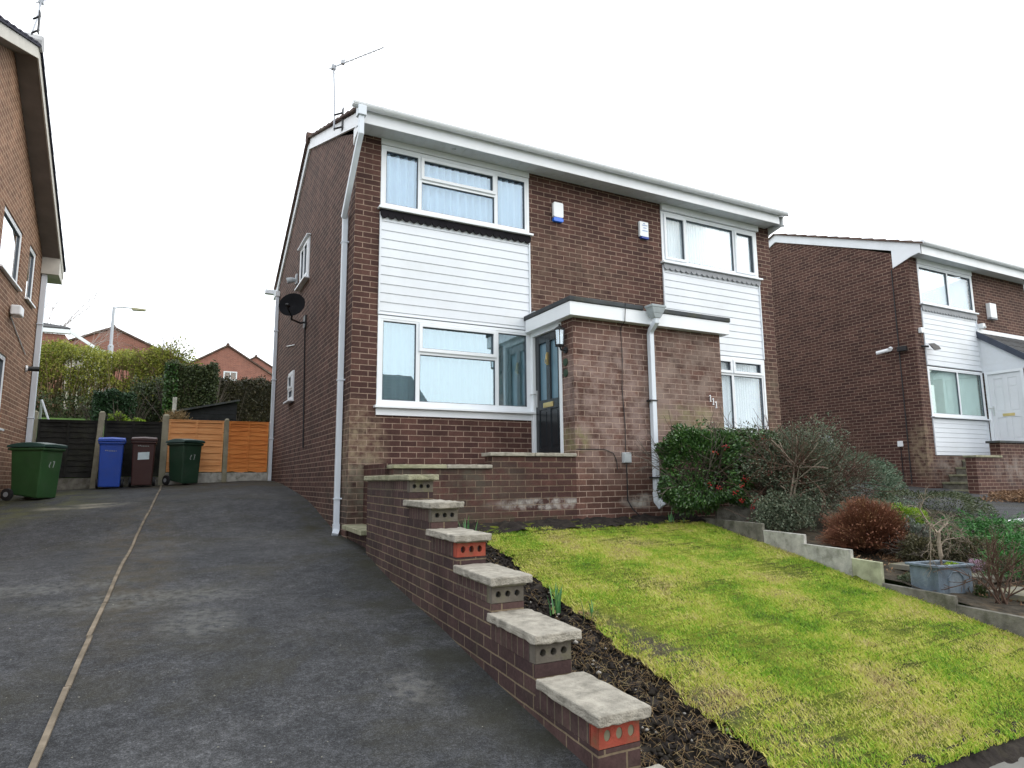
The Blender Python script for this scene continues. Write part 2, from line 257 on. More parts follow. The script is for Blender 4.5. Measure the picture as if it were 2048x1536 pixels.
# ------------------------------------------------------------------ mesh helpers
ORG = {}
class Fr:
    """local frame on a wall: u along, d outward, z up"""
    def __init__(s, o, U, N): s.o = o; s.U = U; s.N = N
    def p(s, u, d, z): return (s.o[0]+u*s.U[0]+d*s.N[0], s.o[1]+u*s.U[1]+d*s.N[1], s.o[2]+z)
W0 = Fr((0, 0, 0), (1, 0), (0, 1))
class M:
    def __init__(s): s.v = []; s.f = []; s.mi = []; s.k = 0
    def add(s, vs, fs):
        n = len(s.v); s.v += [tuple(v) for v in vs]; s.f += [[i+n for i in f] for f in fs]; s.mi += [s.k]*len(fs)
    def hexa(s, p): s.add(p, [(0, 3, 2, 1), (4, 5, 6, 7), (0, 1, 5, 4), (1, 2, 6, 5), (2, 3, 7, 6), (3, 0, 4, 7)]); return s
    def box(s, x0, x1, y0, y1, z0, z1, F=W0):
        s.hexa([F.p(x0, y0, z0), F.p(x1, y0, z0), F.p(x1, y1, z0), F.p(x0, y1, z0), F.p(x0, y0, z1), F.p(x1, y0, z1), F.p(x1, y1, z1), F.p(x0, y1, z1)]); return s
    def prism(s, poly, F, d0, d1):
        """poly = [(u,z)], extruded along d"""
        n = len(poly); s.add([F.p(u, d0, z) for u, z in poly]+[F.p(u, d1, z) for u, z in poly],
            [tuple(range(n))[::-1], tuple(range(n, 2*n))]+[(i, (i+1) % n, (i+1) % n+n, i+n) for i in range(n)]); return s
    def tube(s, pts, r, n=8, r1=None, cap=True):
        pts = [Vector(p) for p in pts]; N = len(pts); vs = []; fs = []
        for i, p in enumerate(pts):
            d = (pts[min(i+1, N-1)]-pts[max(i-1, 0)]).normalized(); a = d.cross(Vector((0, 0, 1)));
            if a.length < .01: a = d.cross(Vector((0, 1, 0)))
            a.normalize(); b = d.cross(a); rr = r if r1 is None else r+(r1-r)*i/(N-1)
            vs += [p+a*rr*math.cos(k*2*PI/n)+b*rr*math.sin(k*2*PI/n) for k in range(n)]
        for i in range(N-1): fs += [(i*n+k, i*n+(k+1) % n, (i+1)*n+(k+1) % n, (i+1)*n+k) for k in range(n)]
        if cap: fs += [tuple(range(n))[::-1], tuple(range((N-1)*n, N*n))]
        s.add(vs, fs); return s
    def rtube(s, pts, w, h, F=None):
        """square pipe through points"""
        pts = [Vector(p) for p in pts]; N = len(pts); vs = []; fs = []
        for i, p in enumerate(pts):
            d = (pts[min(i+1, N-1)]-pts[max(i-1, 0)]).normalized(); a = Vector((1, 0, 0)) if F is None else Vector((F[0], F[1], 0)); a = (a-d*a.dot(d)).normalized(); b = d.cross(a)
            vs += [p+a*w*x+b*h*y for x, y in ((-.5, -.5), (.5, -.5), (.5, .5), (-.5, .5))]
        for i in range(N-1): fs += [(i*4+k, i*4+(k+1) % 4, (i+1)*4+(k+1) % 4, (i+1)*4+k) for k in range(4)]
        fs += [(0, 3, 2, 1), tuple(range((N-1)*4, N*4))]; s.add(vs, fs); return s
    def lathe(s, prof, c, n=16, ax=(0, 0, 1)):
        a = Vector(ax).normalized(); x = a.cross(Vector((0, 1, 0)) if abs(a.y) < .9 else Vector((1, 0, 0))).normalized(); y = a.cross(x); c = Vector(c); vs = []; fs = []
        for r, h in prof: vs += [c+a*h+x*r*math.cos(k*2*PI/n)+y*r*math.sin(k*2*PI/n) for k in range(n)]
        for i in range(len(prof)-1): fs += [(i*n+k, i*n+(k+1) % n, (i+1)*n+(k+1) % n, (i+1)*n+k) for k in range(n)]
        fs += [tuple(range(n))[::-1], tuple(range((len(prof)-1)*n, len(prof)*n))]; s.add(vs, fs); return s
    def build(s, name, mats, parent=None, bevel=0, smooth=False, origin=None, recalc=True):
        if not isinstance(mats, (list, tuple)): mats = [mats]
        me = bpy.data.meshes.new(name)
        og = Vector(ORG[parent.name]) if parent is not None else Vector(origin or (0, 0, 0))
        V = [Vector(v) for v in s.v]
        me.from_pydata([tuple(v-og) for v in V], [], s.f)
        for m in mats: me.materials.append(m)
        for p, k in zip(me.polygons, s.mi): p.material_index = k; p.use_smooth = smooth
        if recalc:
            bm = bmesh.new(); bm.from_mesh(me); bmesh.ops.recalc_face_normals(bm, faces=bm.faces); bm.to_mesh(me); bm.free()
        uv = me.uv_layers.new(name='UVMap')
        for p in me.polygons:
            n = p.normal
            for li in p.loop_indices:
                v = me.vertices[me.loops[li].vertex_index].co+og
                if abs(n.z) > .75: uv.data[li].uv = (v.x, v.y)
                elif abs(n.x) > abs(n.y): uv.data[li].uv = (v.y, v.z)
                else: uv.data[li].uv = (v.x, v.z)
        o = bpy.data.objects.new(name, me); COL.objects.link(o)
        if parent is not None: o.parent = parent
        else: o.location = og
        ORG[o.name] = tuple(og)
        if bevel:
            b = o.modifiers.new('Bevel', 'BEVEL'); b.width = bevel; b.segments = 2; b.limit_method = 'ANGLE'
        return o
def thing(name, label, cat, loc=(0, 0, 0), group=None):
    o = bpy.data.objects.new(name, None); COL.objects.link(o); o.location = loc; o.empty_display_size = .1
    ORG[o.name] = tuple(loc); return tag(o, label, cat, group)
def tag(o, label, cat, group=None):
    o['label'] = label; o['category'] = cat
    if group: o['group'] = group
    return o
def struct(o): o['kind'] = 'structure'; return o
def copy_tree(o, parent=None):
    c = o.copy(); COL.objects.link(c); ORG[c.name] = ORG[o.name]
    if parent is not None: c.parent = parent
    for ch in list(o.children): copy_tree(ch, c)
    return c
def rawmesh(name, V, Fc, mat, parent=None, smooth=False):
    """fast mesh from numpy arrays: V (n,3), Fc (m,k)"""
    V = np.asarray(V, dtype=np.float32); Fc = np.asarray(Fc, dtype=np.int32); og = np.array(ORG[parent.name] if parent is not None else (0, 0, 0), dtype=np.float32)
    me = bpy.data.meshes.new(name); k = Fc.shape[1]
    me.vertices.add(len(V)); me.vertices.foreach_set('co', (V-og).ravel())
    me.loops.add(Fc.size); me.loops.foreach_set('vertex_index', Fc.ravel())
    me.polygons.add(len(Fc)); me.polygons.foreach_set('loop_start', np.arange(0, Fc.size, k, dtype=np.int32)); me.polygons.foreach_set('loop_total', np.full(len(Fc), k, dtype=np.int32))
    if smooth: me.polygons.foreach_set('use_smooth', np.ones(len(Fc), dtype=bool))
    me.update(calc_edges=True); me.materials.append(mat)
    o = bpy.data.objects.new(name, me); COL.objects.link(o)
    if parent is not None: o.parent = parent
    ORG[o.name] = tuple(float(x) for x in og); return o
def rg(seed): return np.random.default_rng(seed)
def leaves(name, P, size, mat, parent=None, aspect=.5, seed=1, up=None, dirs=None):
    r = rg(seed); n = len(P); P = np.asarray(P)
    A = r.normal(size=(n, 3)) if dirs is None else np.asarray(dirs)+r.normal(size=(n, 3))*.35
    if up is not None: A = A+np.array([0, 0, up])
    A /= np.linalg.norm(A, axis=1)[:, None]; B = np.cross(A, r.normal(size=(n, 3))); B /= np.linalg.norm(B, axis=1)[:, None]
    sz = size*r.uniform(.6, 1.35, n)[:, None]
    V = np.stack([P-A*sz*.5, P+B*sz*aspect*.5, P+A*sz*.5, P-B*sz*aspect*.5], 1).reshape(-1, 3)
    return rawmesh(name, V, np.arange(4*n).reshape(n, 4), mat, parent)
def sticks(name, P0, P1, r0, r1, mat, parent=None):
    P0 = np.asarray(P0, float); P1 = np.asarray(P1, float); n = len(P0); d = P1-P0; d /= (np.linalg.norm(d, axis=1)[:, None]+1e-9)
    a = np.cross(d, [0.31, .2, 1.0]); a /= (np.linalg.norm(a, axis=1)[:, None]+1e-9); b = np.cross(d, a)
    r0 = np.broadcast_to(r0, n)[:, None]; r1 = np.broadcast_to(r1, n)[:, None]
    ang = [0, 2.094, 4.189]
    V = np.concatenate([np.stack([P0+(a*math.cos(t)+b*math.sin(t))*r0 for t in ang], 1), np.stack([P1+(a*math.cos(t)+b*math.sin(t))*r1 for t in ang], 1)], 1).reshape(-1, 3)
    base = (np.arange(n)*6)[:, None, None]; q = np.array([[0, 1, 4, 3], [1, 2, 5, 4], [2, 0, 3, 5]])[None]
    return rawmesh(name, V, (base+q).reshape(-1, 4), mat, parent)
def blob_pts(n, c, rad, seed, shell=.55, lump=.25, zmin=None, sq=1.0):
    r = rg(seed); d = r.normal(size=(n, 3)); d /= np.linalg.norm(d, axis=1)[:, None]
    ph = r.uniform(0, 6.28, (6,)); lm = 1+lump*(np.sin(d[:, 0]*4+ph[0])*np.sin(d[:, 1]*5+ph[1])+.6*np.sin(d[:, 2]*7+ph[2]+d[:, 0]*6))
    rr = (shell+(1-shell)*r.uniform(0, 1, n)**.6)*lm
    d = np.sign(d)*np.abs(d)**sq; P = np.array(c)+d*rr[:, None]*np.array(rad)
    if zmin is not None: P = P[P[:, 2] > zmin]
    return P
def branch(rs, p, d, L, r, depth, out, spread=.6, droop=0.0, kids=3, seg=3):
    """recursive twigs; collects (p0,p1,r0,r1)"""
    q = np.array(p, float); d = np.array(d, float); d /= np.linalg.norm(d)
    for i in range(seg):
        d2 = d+rs.normal(size=3)*.16+np.array([0, 0, -droop]); d2 /= np.linalg.norm(d2); q2 = q+d2*L/seg
        out.append((q, q2, r*(1-.25*i/seg), r*(1-.25*(i+1)/seg))); q, d = q2, d2
        if depth > 0:
            for _ in range(kids if i == seg-1 else 1):
                dd = d+rs.normal(size=3)*spread; branch(rs, q, dd, L*rs.uniform(.5, .78), r*.55, depth-1, out, spread, droop, kids, seg)
def segs(name, out, mat, parent=None):
    a = np.array([o[0] for o in out]); b = np.array([o[1] for o in out]); return sticks(name, a, b, np.array([o[2] for o in out]), np.array([o[3] for o in out]), mat, parent)

_ct = {}
def rough(o, k=.010, size=.07, lv=4):
    if size not in _ct:
        x = bpy.data.textures.new('chip', 'CLOUDS'); x.noise_scale = size; x.noise_depth = 3; _ct[size] = x
    a = o.modifiers.new('Sub', 'SUBSURF'); a.subdivision_type = 'SIMPLE'; a.levels = lv; a.render_levels = lv
    d = o.modifiers.new('Chip', 'DISPLACE'); d.texture = _ct[size]; d.strength = k; d.mid_level = .5; d.texture_coords = 'GLOBAL'
    return o
# ------------------------------------------------------------------ ground levels
GY = [-30, -12, -8.3, -5.8, -5.2, -4.5, -3.8, -2.6, -2.0, -1.17, .4, .925, 1.6, 2.3, 3.3, 5.46, 6.67, 9]
GZ = [-2.9, -2.8, -2.6, -2.31, -2.28, -2.22, -2.14, -2.06, -2.0, -1.88, -1.80, -1.73, -1.59, -1.45, -1.33, -1.15, -1.09, -1.05]
def sm(y):
    k = np.array([-.5, -.25, 0, .25, .5]); return float(np.mean(np.interp(y+k, GY, GZ)))
def G(x, y): return sm(y)+.045*min(0, x+.5)*max(0, min(1, (y+3)/6))
def LAWN(x, y): return -1.66+.16*(y+1.3)
def RG(x, y): return -1.68+.13*(y+1.3)+max(0, min(.35, (x-5)*.05))
def RD(x, y): return -1.40+.1*(y-.6) if y > -6 else -2.06+.02*(y+6)
def PV(x, y): return -2.49-.015*x+.05*(y+6.3)
def HILL(x, y):
    if y < 7: return -3.2 if y > -6 else -3.4
    if y < 14: return -.25+(y-7)*.137
    return .71+(y-14)*.12 if y < 60 else 6.2
def wx(y): return .014+.065*y     # outer face of the stepped wall
def lx0(y): return 1.05+.13*(y+2.2)+.022*np.sin(y*7.3+1)+.016*np.sin(y*19)+.01*np.sin(y*41)
def ex(y): return 4.45+.16*(y+1.3)  # lawn's right edge
def sheet(name, xs, ys, zf, mat, xf=None, noise=0, seed=0, thick=0):
    r = rg(seed); V = []; nx, ny = len(xs), len(ys)
    for j, y in enumerate(ys):
        for i, x in enumerate(xs):
            X = xf(x, y) if xf else x
            V.append((X, y, zf(X, y)+(r.normal()*noise if noise else 0)))
    Fc = [(j*nx+i, j*nx+i+1, (j+1)*nx+i+1, (j+1)*nx+i) for j in range(ny-1) for i in range(nx-1)]
    return rawmesh(name, V, Fc, mat, None, True)
ls = np.linspace
ys = np.concatenate([[-260, -120, -60, -40, -30, -20, -15, -6.9, -6], [6.9, 7.0], ls(7.5, 14, 10), ls(16, 60, 12), [100, 260]])
struct(sheet('ground', np.concatenate([[-260, -80, -40], ls(-20, 30, 26), [60, 260]]), ys, HILL, M_['back_grass']))
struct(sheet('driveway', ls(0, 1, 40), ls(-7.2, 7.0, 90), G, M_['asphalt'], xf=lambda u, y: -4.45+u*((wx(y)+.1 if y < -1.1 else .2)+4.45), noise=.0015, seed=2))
struct(sheet('lawn_soil', ls(0, 1, 14), ls(-6.28, -1.1, 160), lambda x, y: LAWN(x, y), M_['lawn'], xf=lambda u, y: lx0(y)+u*(ex(y)-lx0(y)), noise=.006, seed=3))
struct(sheet('flower_bed', ls(0, 1, 22), ls(-6.35, -1.1, 130), lambda x, y: LAWN(x, y)-.06+.03*math.sin(x*23+y*7)*math.sin(y*19-x*5), M_['soil'], xf=lambda u, y: wx(y)+.1+u*((1.12+.13*(y+2.2))-(wx(y)+.1)), noise=.016, seed=4))
struct(sheet('back_bed', ls(.3, 4.6, 70), ls(-1.62, -1.1, 10), lambda x, y: LAWN(x, y)+.012+max(0, .02*math.sin(x*9)), M_['soil'], noise=.012, seed=5))
struct(sheet('front_verge', ls(-.2, 8, 160), ls(-6.42, -6.2, 8), lambda x, y: LAWN(x, -6.25)+.004-.10*min(1, max(0, -(y+6.25))/.15), M_['soil'], noise=.010, seed=6))
struct(sheet('garden_ground', ls(0, 1, 30), ls(-6.4, 5, 60), RG, M_['garden'], xf=lambda u, y: (ex(y) if y < -1 else 4.5)+.05+u*(8.4-ex(y) if y < -1 else 3.85), noise=.01, seed=7))
struct(sheet('neighbour_driveway', ls(8.25, 24, 40), ls(-7, 9, 40), RD, M_['asphalt']))
struct(sheet('pavement', ls(-30, 40, 60), ls(-9.2, -6.34, 8), PV, M_['pavement']))
struct(sheet('road', ls(-60, 80, 30), ls(-16, -9.2, 6), lambda x, y: PV(x, -9.2)-.1, M_['pavement']))
m = M()
kp = [(-2.10, 6.75), (-2.11, 5.04), (-2.2, 2.43), (-2.3, .99), (-2.335, -.5), (-2.36, -1.72), (-2.40, -3.64), (-2.42, -5.0), (-2.45, -6.6)]
def kx(y): return float(np.interp(-y, [-p[1] for p in kp], [p[0] for p in kp]))
y = 6.75; rs = rg(9)
while y > -6.5:
    y2 = y-.9
    if y2 < -6.5: break
    j = rs.normal()*.003; n = 5; w = .0135
    for i in range(n):
        a = y+(y2+.012-y)*i/n; b = y+(y2+.012-y)*(i+1)/n
        m.hexa([(kx(a)-w+j, a, G(kx(a), a)-.05), (kx(a)+w+j, a, G(kx(a), a)-.05), (kx(b)+w+j, b, G(kx(b), b)-.05), (kx(b)-w+j, b, G(kx(b), b)-.05),
                (kx(a)-w+j, a, G(kx(a), a)+.014), (kx(a)+w+j, a, G(kx(a), a)+.014), (kx(b)+w+j, b, G(kx(b), b)+.014), (kx(b)-w+j, b, G(kx(b), b)+.014)])
    y = y2
struct(m.build('driveway_edging', M_['kerb']))

# ------------------------------------------------------------------ house parts
FS = Fr((0, 0, 0), (1, 0), (0, -1))    # main facade
def ring(m, F, u0, u1, z0, z1, w, d0, d1):
    m.box(u0, u1, d0, d1, z0, z0+w, F); m.box(u0, u1, d0, d1, z1-w, z1, F); m.box(u0, u0+w, d0, d1, z0+w, z1-w, F); m.box(u1-w, u1, d0, d1, z0+w, z1-w, F)
def window(par, F, u0, u1, z0, z1, cells, glass, blind=None, d=.0, bdark=0, name='window', sill=None, wave=(.05, .012), bw=None):
    """cells: (ua,ub,za,zb,sash) inside the outer frame"""
    m = M(); fw = .045
    ring(m, F, u0, u1, z0, z1, fw, d-.05, d+.012)
    mul = M()
    for a, b, za, zb, s in cells:
        ring(m, F, a, b, za, zb, .028, d-.045, d+.008)
        if s: ring(m, F, a+.012, b-.012, za+.012, zb-.012, .046, d-.03, d+.03)
    w = m.build(name, M_['upvc'], par, bevel=.003)
    g = M(); k = M()
    for a, b, za, zb, s in cells:
        i = .058 if s else .028
        ring(k, F, a+i-.002, b-i+.002, za+i-.002, zb-i+.002, .009, d-.03, d+.0 if not s else d+.012)
        g.box(a+i, b-i, d-.026, d-.02, za+i, zb-i, F)
    k.build('gasket', M_['gasket'], w); g.build('pane', glass, w)
    if blind:
        bm = M(); n = max(8, int((u1-u0)/wave[0]*6)); amp = wave[1]; vs = []; fs = []
        zt = z1-.02-bdark; rr = random.Random(int(u0*100))
        for i in range(n+1):
            u = u0+.03+(u1-u0-.06)*i/n; ph = (u-u0)/wave[0]*2*PI; dd = d-.11+amp*math.sin(ph+.7*math.sin(ph*.23))
            vs += [F.p(u, dd, z0+.02), F.p(u, dd, zt)]
        fs = [(2*i, 2*i+2, 2*i+3, 2*i+1) for i in range(n)]; bm.add(vs, fs); bm.build('blind', blind, w, smooth=True, recalc=False)
        if bdark:
            bm = M(); bm.box(u0+.03, u1-.03, d-.2, d-.19, z1-.02-bdark-.05, z1-.01, F); bm.build('top_shade_strip', M_['dark_trim_shade'], w)
    if sill:
        s = M()
        s.box(u0-.035, u1+.035, d-.03, d+.085, z0-.035, z0-.002, F); s.build('sill', M_['upvc'], w, bevel=.004)
    return w
def wallbox(m, F, u0, u1, th, z0, z1): m.box(u0, u1, -th, 0, z0, z1, F)
def cladding(par, F, u0, u1, z0, z1, mat, pitch=.125, d=.0, name='cladding_panel'):
    m = M(); z = z1
    while z > z0+.005:
        zb = max(z0, z-pitch)
        # shiplap: each board leans out at its lower edge
        m.add([F.p(u0+.02, d+.006, z), F.p(u1-.02, d+.006, z), F.p(u1-.02, d+.015, zb+.005), F.p(u0+.02, d+.015, zb+.005), F.p(u1-.02, d+.003, zb), F.p(u0+.02, d+.003, zb)], [(0, 3, 2, 1), (3, 5, 4, 2)])
        z = zb
    m.box(u0, u0+.022, d-.02, d+.026, z0, z1, F); m.box(u1-.022, u1, d-.02, d+.026, z0, z1, F); m.box(u0+.022, u1-.022, d-.03, d+.0, z0, z1, F)
    return m.build(name, mat, par)
def scallop(par, F, u0, u1, z1, h, mat, n, d=.03):
    m = M(); w = (u1-u0)/n
    for i in range(n):
        a = u0+i*w; pts = [(a, z1), (a+w, z1)]+[(a+w/2+w/2*math.cos(t), z1-h*.35-h*.65*math.sin(t)) for t in ls(0, PI, 8)]
        m.prism(pts, F, d, d+.018)
    return m.build('scalloped_trim', mat, par)
def roof_slope(m, F, u0, u1, d0, z0, d1, z1, rows, wave=.3, amp=.018, res=None):
    """tiled slope from eave (d0,z0) up to ridge (d1,z1); u along the eave; pantile ripples, lapped courses"""
    res = res or max(4, int((u1-u0)/wave*6)); us = ls(u0, u1, res+1)
    for k in range(rows):
        a, b = k/rows, (k+1)/rows; vs = []; fs = []
        for u in us:
            rip = amp*math.sin(u/wave*2*PI); 
            for t, lift in ((a, .05+rip), (a, .015), (b, .022+rip)):
                vs.append(F.p(u, d0+(d1-d0)*t, z0+(z1-z0)*t+lift))
        n = len(us)
        for i in range(n-1): fs += [(3*i, 3*i+3, 3*i+5, 3*i+2), (3*i+1, 3*i+4, 3*i+3, 3*i)]
        e = 3*(n-1); fs += [(0, 2, 1), (e, e+1, e+2)]
        m.add(vs, fs)
    m.hexa([F.p(u0, d0, z0-.012), F.p(u1, d0, z0-.012), F.p(u1, d1, z1-.012), F.p(u0, d1, z1-.012), F.p(u0, d0, z0+.014), F.p(u1, d0, z0+.014), F.p(u1, d1, z1+.014), F.p(u0, d1, z1+.014)])
def vstrip(m, F, u0, u1, th, z0, top, holes=()):
    """wall strip between u0,u1 whose top follows top(u); holes (a,b,za,zb)"""
    us = sorted(set([u0, u1]+[h[0] for h in holes]+[h[1] for h in holes]+[b for b in getattr(top, 'brk', []) if u0 < b < u1]))
    for a, b in zip(us[:-1], us[1:]):
        hs = [h for h in holes if h[0] <= a+1e-6 and h[1] >= b-1e-6]; zz = z0
        for h in sorted(hs, key=lambda h: h[2]):
            m.prism([(a, zz), (b, zz), (b, h[2]), (a, h[2])], F, -th, 0); zz = h[3]
        m.prism([(a, zz), (b, zz), (b, top(b)), (a, top(a))], F, -th, 0)
def gable_top(pts):
    f = lambda u: float(np.interp(u, [p[0] for p in pts], [p[1] for p in pts])); f.brk = [p[0] for p in pts]; return f

# ------------------------------------------------------------------ MAIN SEMI
Wd, D = 7.88, 6.9
RY, RZ, BZ = 3.5, 5.16, 3.36
house = thing('semi_detached_house', 'pair of brown brick two-storey houses with white cladding panels, centre of the photo', 'house', (3.94, 3.4, -1.8))
m = M(); th = .24
wallbox(m, FS, 0, .34, th, -2.3, 3.60); wallbox(m, FS, 2.65, 5.24, th, -2.3, 3.60); wallbox(m, FS, 7.53, Wd, th, -2.3, 3.60)
m.box(.34, 2.65, -th, -.004, -2.3, -.262, FS); m.box(5.24, 7.53, -th, -.004, -2.3, -.35, FS)
m.box(.34, 2.65, -th, -.03, 1.07, 2.52, FS); m.box(5.24, 7.53, -th, -.03, 1.01, 2.50, FS); m.box(.34, 2.65, -th, -.03, 3.47, 3.6, FS); m.box(5.24, 7.53, -th, -.03, 3.46, 3.6, FS)
gt = gable_top([(0, 3.55), (RY, RZ-.03), (D, BZ-.0)])
FL = Fr((0, 0, 0), (0, 1), (-1, 0)); FR_ = Fr((Wd, 0, 0), (0, 1), (1, 0))
vstrip(m, FL, .24, D, th, -2.3, gt, [(3.22, 4.10, 2.46, 3.22), (4.35, 4.88, .40, .96)]); vstrip(m, FR_, .24, D, th, -2.3, gt)
m.box(th, Wd-th, D-th, D, -2.3, BZ)
m.build('wall', M_['brick'], house)
# blacking out the rooms behind the blinds
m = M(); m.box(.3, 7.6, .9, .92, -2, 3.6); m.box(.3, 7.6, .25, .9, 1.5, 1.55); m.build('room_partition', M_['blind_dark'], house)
# front eaves
EV, EZ = .34, 3.53
m = M(); m.box(-.03, 7.80, EV-.02, EV, EZ, EZ+.19, FS); m.build('fascia', M_['fascia'], house, bevel=.003)
m = M(); m.box(-.02, 7.79, .0, EV-.022, EZ+.03, EZ+.042, FS)
for i in range(52):
    m.box(.0+i*.15, .0+i*.15+.004, .005, EV-.03, EZ+.026, EZ+.03, FS)
m.tube([(1.35, -.16, EZ+.032), (1.35, -.16, EZ+.012)], .03, 12); m.build('soffit', M_['soffit'], house)
# gutter: half-round trough with brackets and a running outlet
m = M(); gp = [(.06*math.cos(t), -.06*math.sin(t)) for t in ls(0, PI, 9)]
gz = 3.74; prof = [(EV+.065+a, gz+b) for a, b in gp]+[(EV+.065+a*.9, gz+b*.9) for a, b in gp[::-1]]
n = len(prof); vs = [FS.p(-.17, d, z) for d, z in prof]+[FS.p(7.90, d, z) for d, z in prof]
m.add(vs, [(i, (i+1) % n, (i+1) % n+n, i+n) for i in range(n)]+[tuple(range(n))[::-1], tuple(range(n, 2*n))])
for u in (-.172, 7.898): m.box(u, u+.006, EV+.007, EV+.123, gz-.05, gz, FS)
g = m.build('gutter', M_['fascia'], house)
for u in [.22, .62, 1.55, 2.4, 2.9, 3.75, 4.3, 4.9, 5.45, 6.05, 6.65, 7.15, 7.65, 1.95]:
    m = M()
    for t in ls(0, PI, 7)[:-1]:
        a0, a1 = t, t+PI/6; m.hexa([FS.p(uu, EV+.065+r*math.cos(a), gz-r*math.sin(a)) for uu in (u, u+.02) for a, r in ((a0, .0615), (a1, .0615), (a1, .067), (a0, .067))])
    m.build('gutter_bracket', M_['fascia'], g)
for nm, x0, x1 in (('downpipe', -.055, 0), ):
    m = M(); X = -.05; w = .068
    m.box(X-.055, X+.055, -EV-.125, -EV-.005, gz-.17, gz-.04)
    m.rtube([(X, -EV-.065, gz-.14), (X, -EV-.065, 3.33), (X-.005, -.30, 3.22), (X-.02, .02, 2.80), (X-.025, .32, 2.45)], w, w)
    X = -.052
    d_ = m.build('downpipe', M_['pipe'], house, bevel=.006)
    m = M(); m.rtube([(X, .33, 2.50), (X, .34, -1.62), (X, .34, -1.70)], w, w); m.rtube([(X, .34, -1.66), (X, .335, -1.74), (X-.03, .27, -1.80)], w+.012, w+.012); m.build('lower_pipe', M_['pipe'], d_, bevel=.005)
    for z in (2.1, .2, -1.35): M().box(X-.042, X+.052, .298, .382, z, z+.018).box(X-.02, X+.10, .29, .305, z+.002, z+.016).build('pipe_clip', M_['pipe'], d_)
m = M(); m.rtube([(-.05, D-.12, 3.05), (-.05, D-.12, -1.1)], .07, .07)
for z in (2.2, -.2, 1.1): m.box(-.10, 0, D-.17, D-.07, z, z+.02)
m.build('rear_downpipe', M_['pipe'], house, bevel=.005)
m = M(); m.box(-.28, .4, D+.16, D+.29, 3.13, 3.23); m.box(-.1, 0, D-.18, D+.2, 3.0, 3.12); m.build('rear_gutter', M_['upvc'], house, bevel=.01)
# roof
m = M(); FB = Fr((0, 0, 0), (1, 0), (0, -1))
roof_slope(m, FB, -.085, 7.96, EV+.08, 3.70, -RY, RZ+.03, 12)
FK = Fr((0, D, 0), (1, 0), (0, 1)); roof_slope(m, FK, -.085, 7.96, .30, 3.28, -(D-RY), RZ+.03, 12)
rf = m.build('roof', M_['tile'], house)
m = M()
for i in range(18): m.tube([(-.09+i*.447, RY, RZ+.03), (-.09+i*.447+.44, RY, RZ+.04)], .11, 10)
m.build('ridge_tiles', M_['tile'], rf)
def barge(par, F, pts, h, mat, d0=.0, d1=.03, name='bargeboard'):
    m = M()
    for (a, za), (b, zb) in zip(pts[:-1], pts[1:]): m.prism([(a, za-h), (b, zb-h), (b, zb), (a, za)], F, d0, d1)
    return m.build(name, mat, par)
for F in (FL, FR_):
    b = barge(house, F, [(-EV, 3.70), (RY, RZ+.018), (D+.30, 3.27)], .20, M_['fascia'], .002, .035)
    m = M(); m.prism([(-EV, 3.50), (-.02, 3.62), (.06, 3.62), (.06, 3.40), (-.02, 3.46), (-EV, 3.53)], F, .003, .033); m.build('box_end', M_['fascia'], b)
# windows
c3 = [(.385, .90, 2.605, 3.42, 0), (.90, 2.09, 3.07, 3.42, 1), (.90, 2.09, 2.605, 3.07, 0), (2.09, 2.605, 2.605, 3.42, 0)]
window(house, FS, .34, 2.65, 2.56, 3.465, c3, M_['glass_a'], M_['net'], d=.0, bdark=.05, sill=1, wave=(.115, .05))
c3 = [(.385, .90, -.10, 1.015, 0), (.90, 2.09, .60, 1.015, 1), (.90, 2.09, -.10, .60, 0), (2.09, 2.605, -.10, 1.015, 0)]
w = window(house, FS, .34, 2.65, -.145, 1.06, c3, M_['glass_b'], M_['blind'], d=.0, sill=1, wave=(.105, .022))
m = M(); m.box(.335, 2.665, -.02, .022, -.272, -.182, FS); m.build('apron', M_['upvc'], w, bevel=.003)
c3 = [(5.285, 5.79, 2.57, 3.40, 1), (5.79, 6.95, 2.57, 3.40, 0), (6.95, 7.475, 2.57, 3.40, 1)]
window(house, FS, 5.24, 7.53, 2.53, 3.44, c3, M_['glass_c'], M_['net'], sill=1, wave=(.06, .007))
c3 = [(5.285, 6.73, -.3, .69, 0), (5.285, 6.05, .69, .96, 1), (6.05, 6.73, .69, .96, 1), (6.73, 7.475, .69, .96, 1), (6.73, 7.475, -.3, .69, 0)]
window(house, FS, 5.24, 7.53, -.345, 1.0, c3, M_['glass_c'], M_['net'], sill=1, wave=(.06, .007))
m = M(); m.box(.335, 2.655, .0, .02, 3.472, 3.555, FS); m.build('header_board', M_['fascia'], house)
m = M(); m.box(5.24, 7.56, .0, .05, 3.447, 3.555, FS); m.build('header_board', M_['fascia'], house, bevel=.004)
cladding(house, FS, .335, 2.655, 1.068, 2.49, M_['clad']); cladding(house, FS, 5.235, 7.535, 1.008, 2.466, M_['clad'])
m = M(); m.box(.335, 2.655, .005, .045, 2.492, 2.522, FS); m.build('dark_board', M_['dark_trim_shade'], house); scallop(house, FS, .335, 2.655, 2.493, .09, M_['dark_trim_shade'], 22)  # dark scalloped trim; sill shadow is also put into its near-black colour
m = M(); m.box(5.24, 7.535, .005, .045, 2.468, 2.492, FS); m.build('dark_board', M_['greytrim'], house); scallop(house, FS, 5.24, 7.535, 2.469, .085, M_['greytrim'], 19)
m = M(); m.box(.34, 2.65, .0, .012, 1.058, 1.068, FS); m.build('dark_gap', M_['gasket'], house)
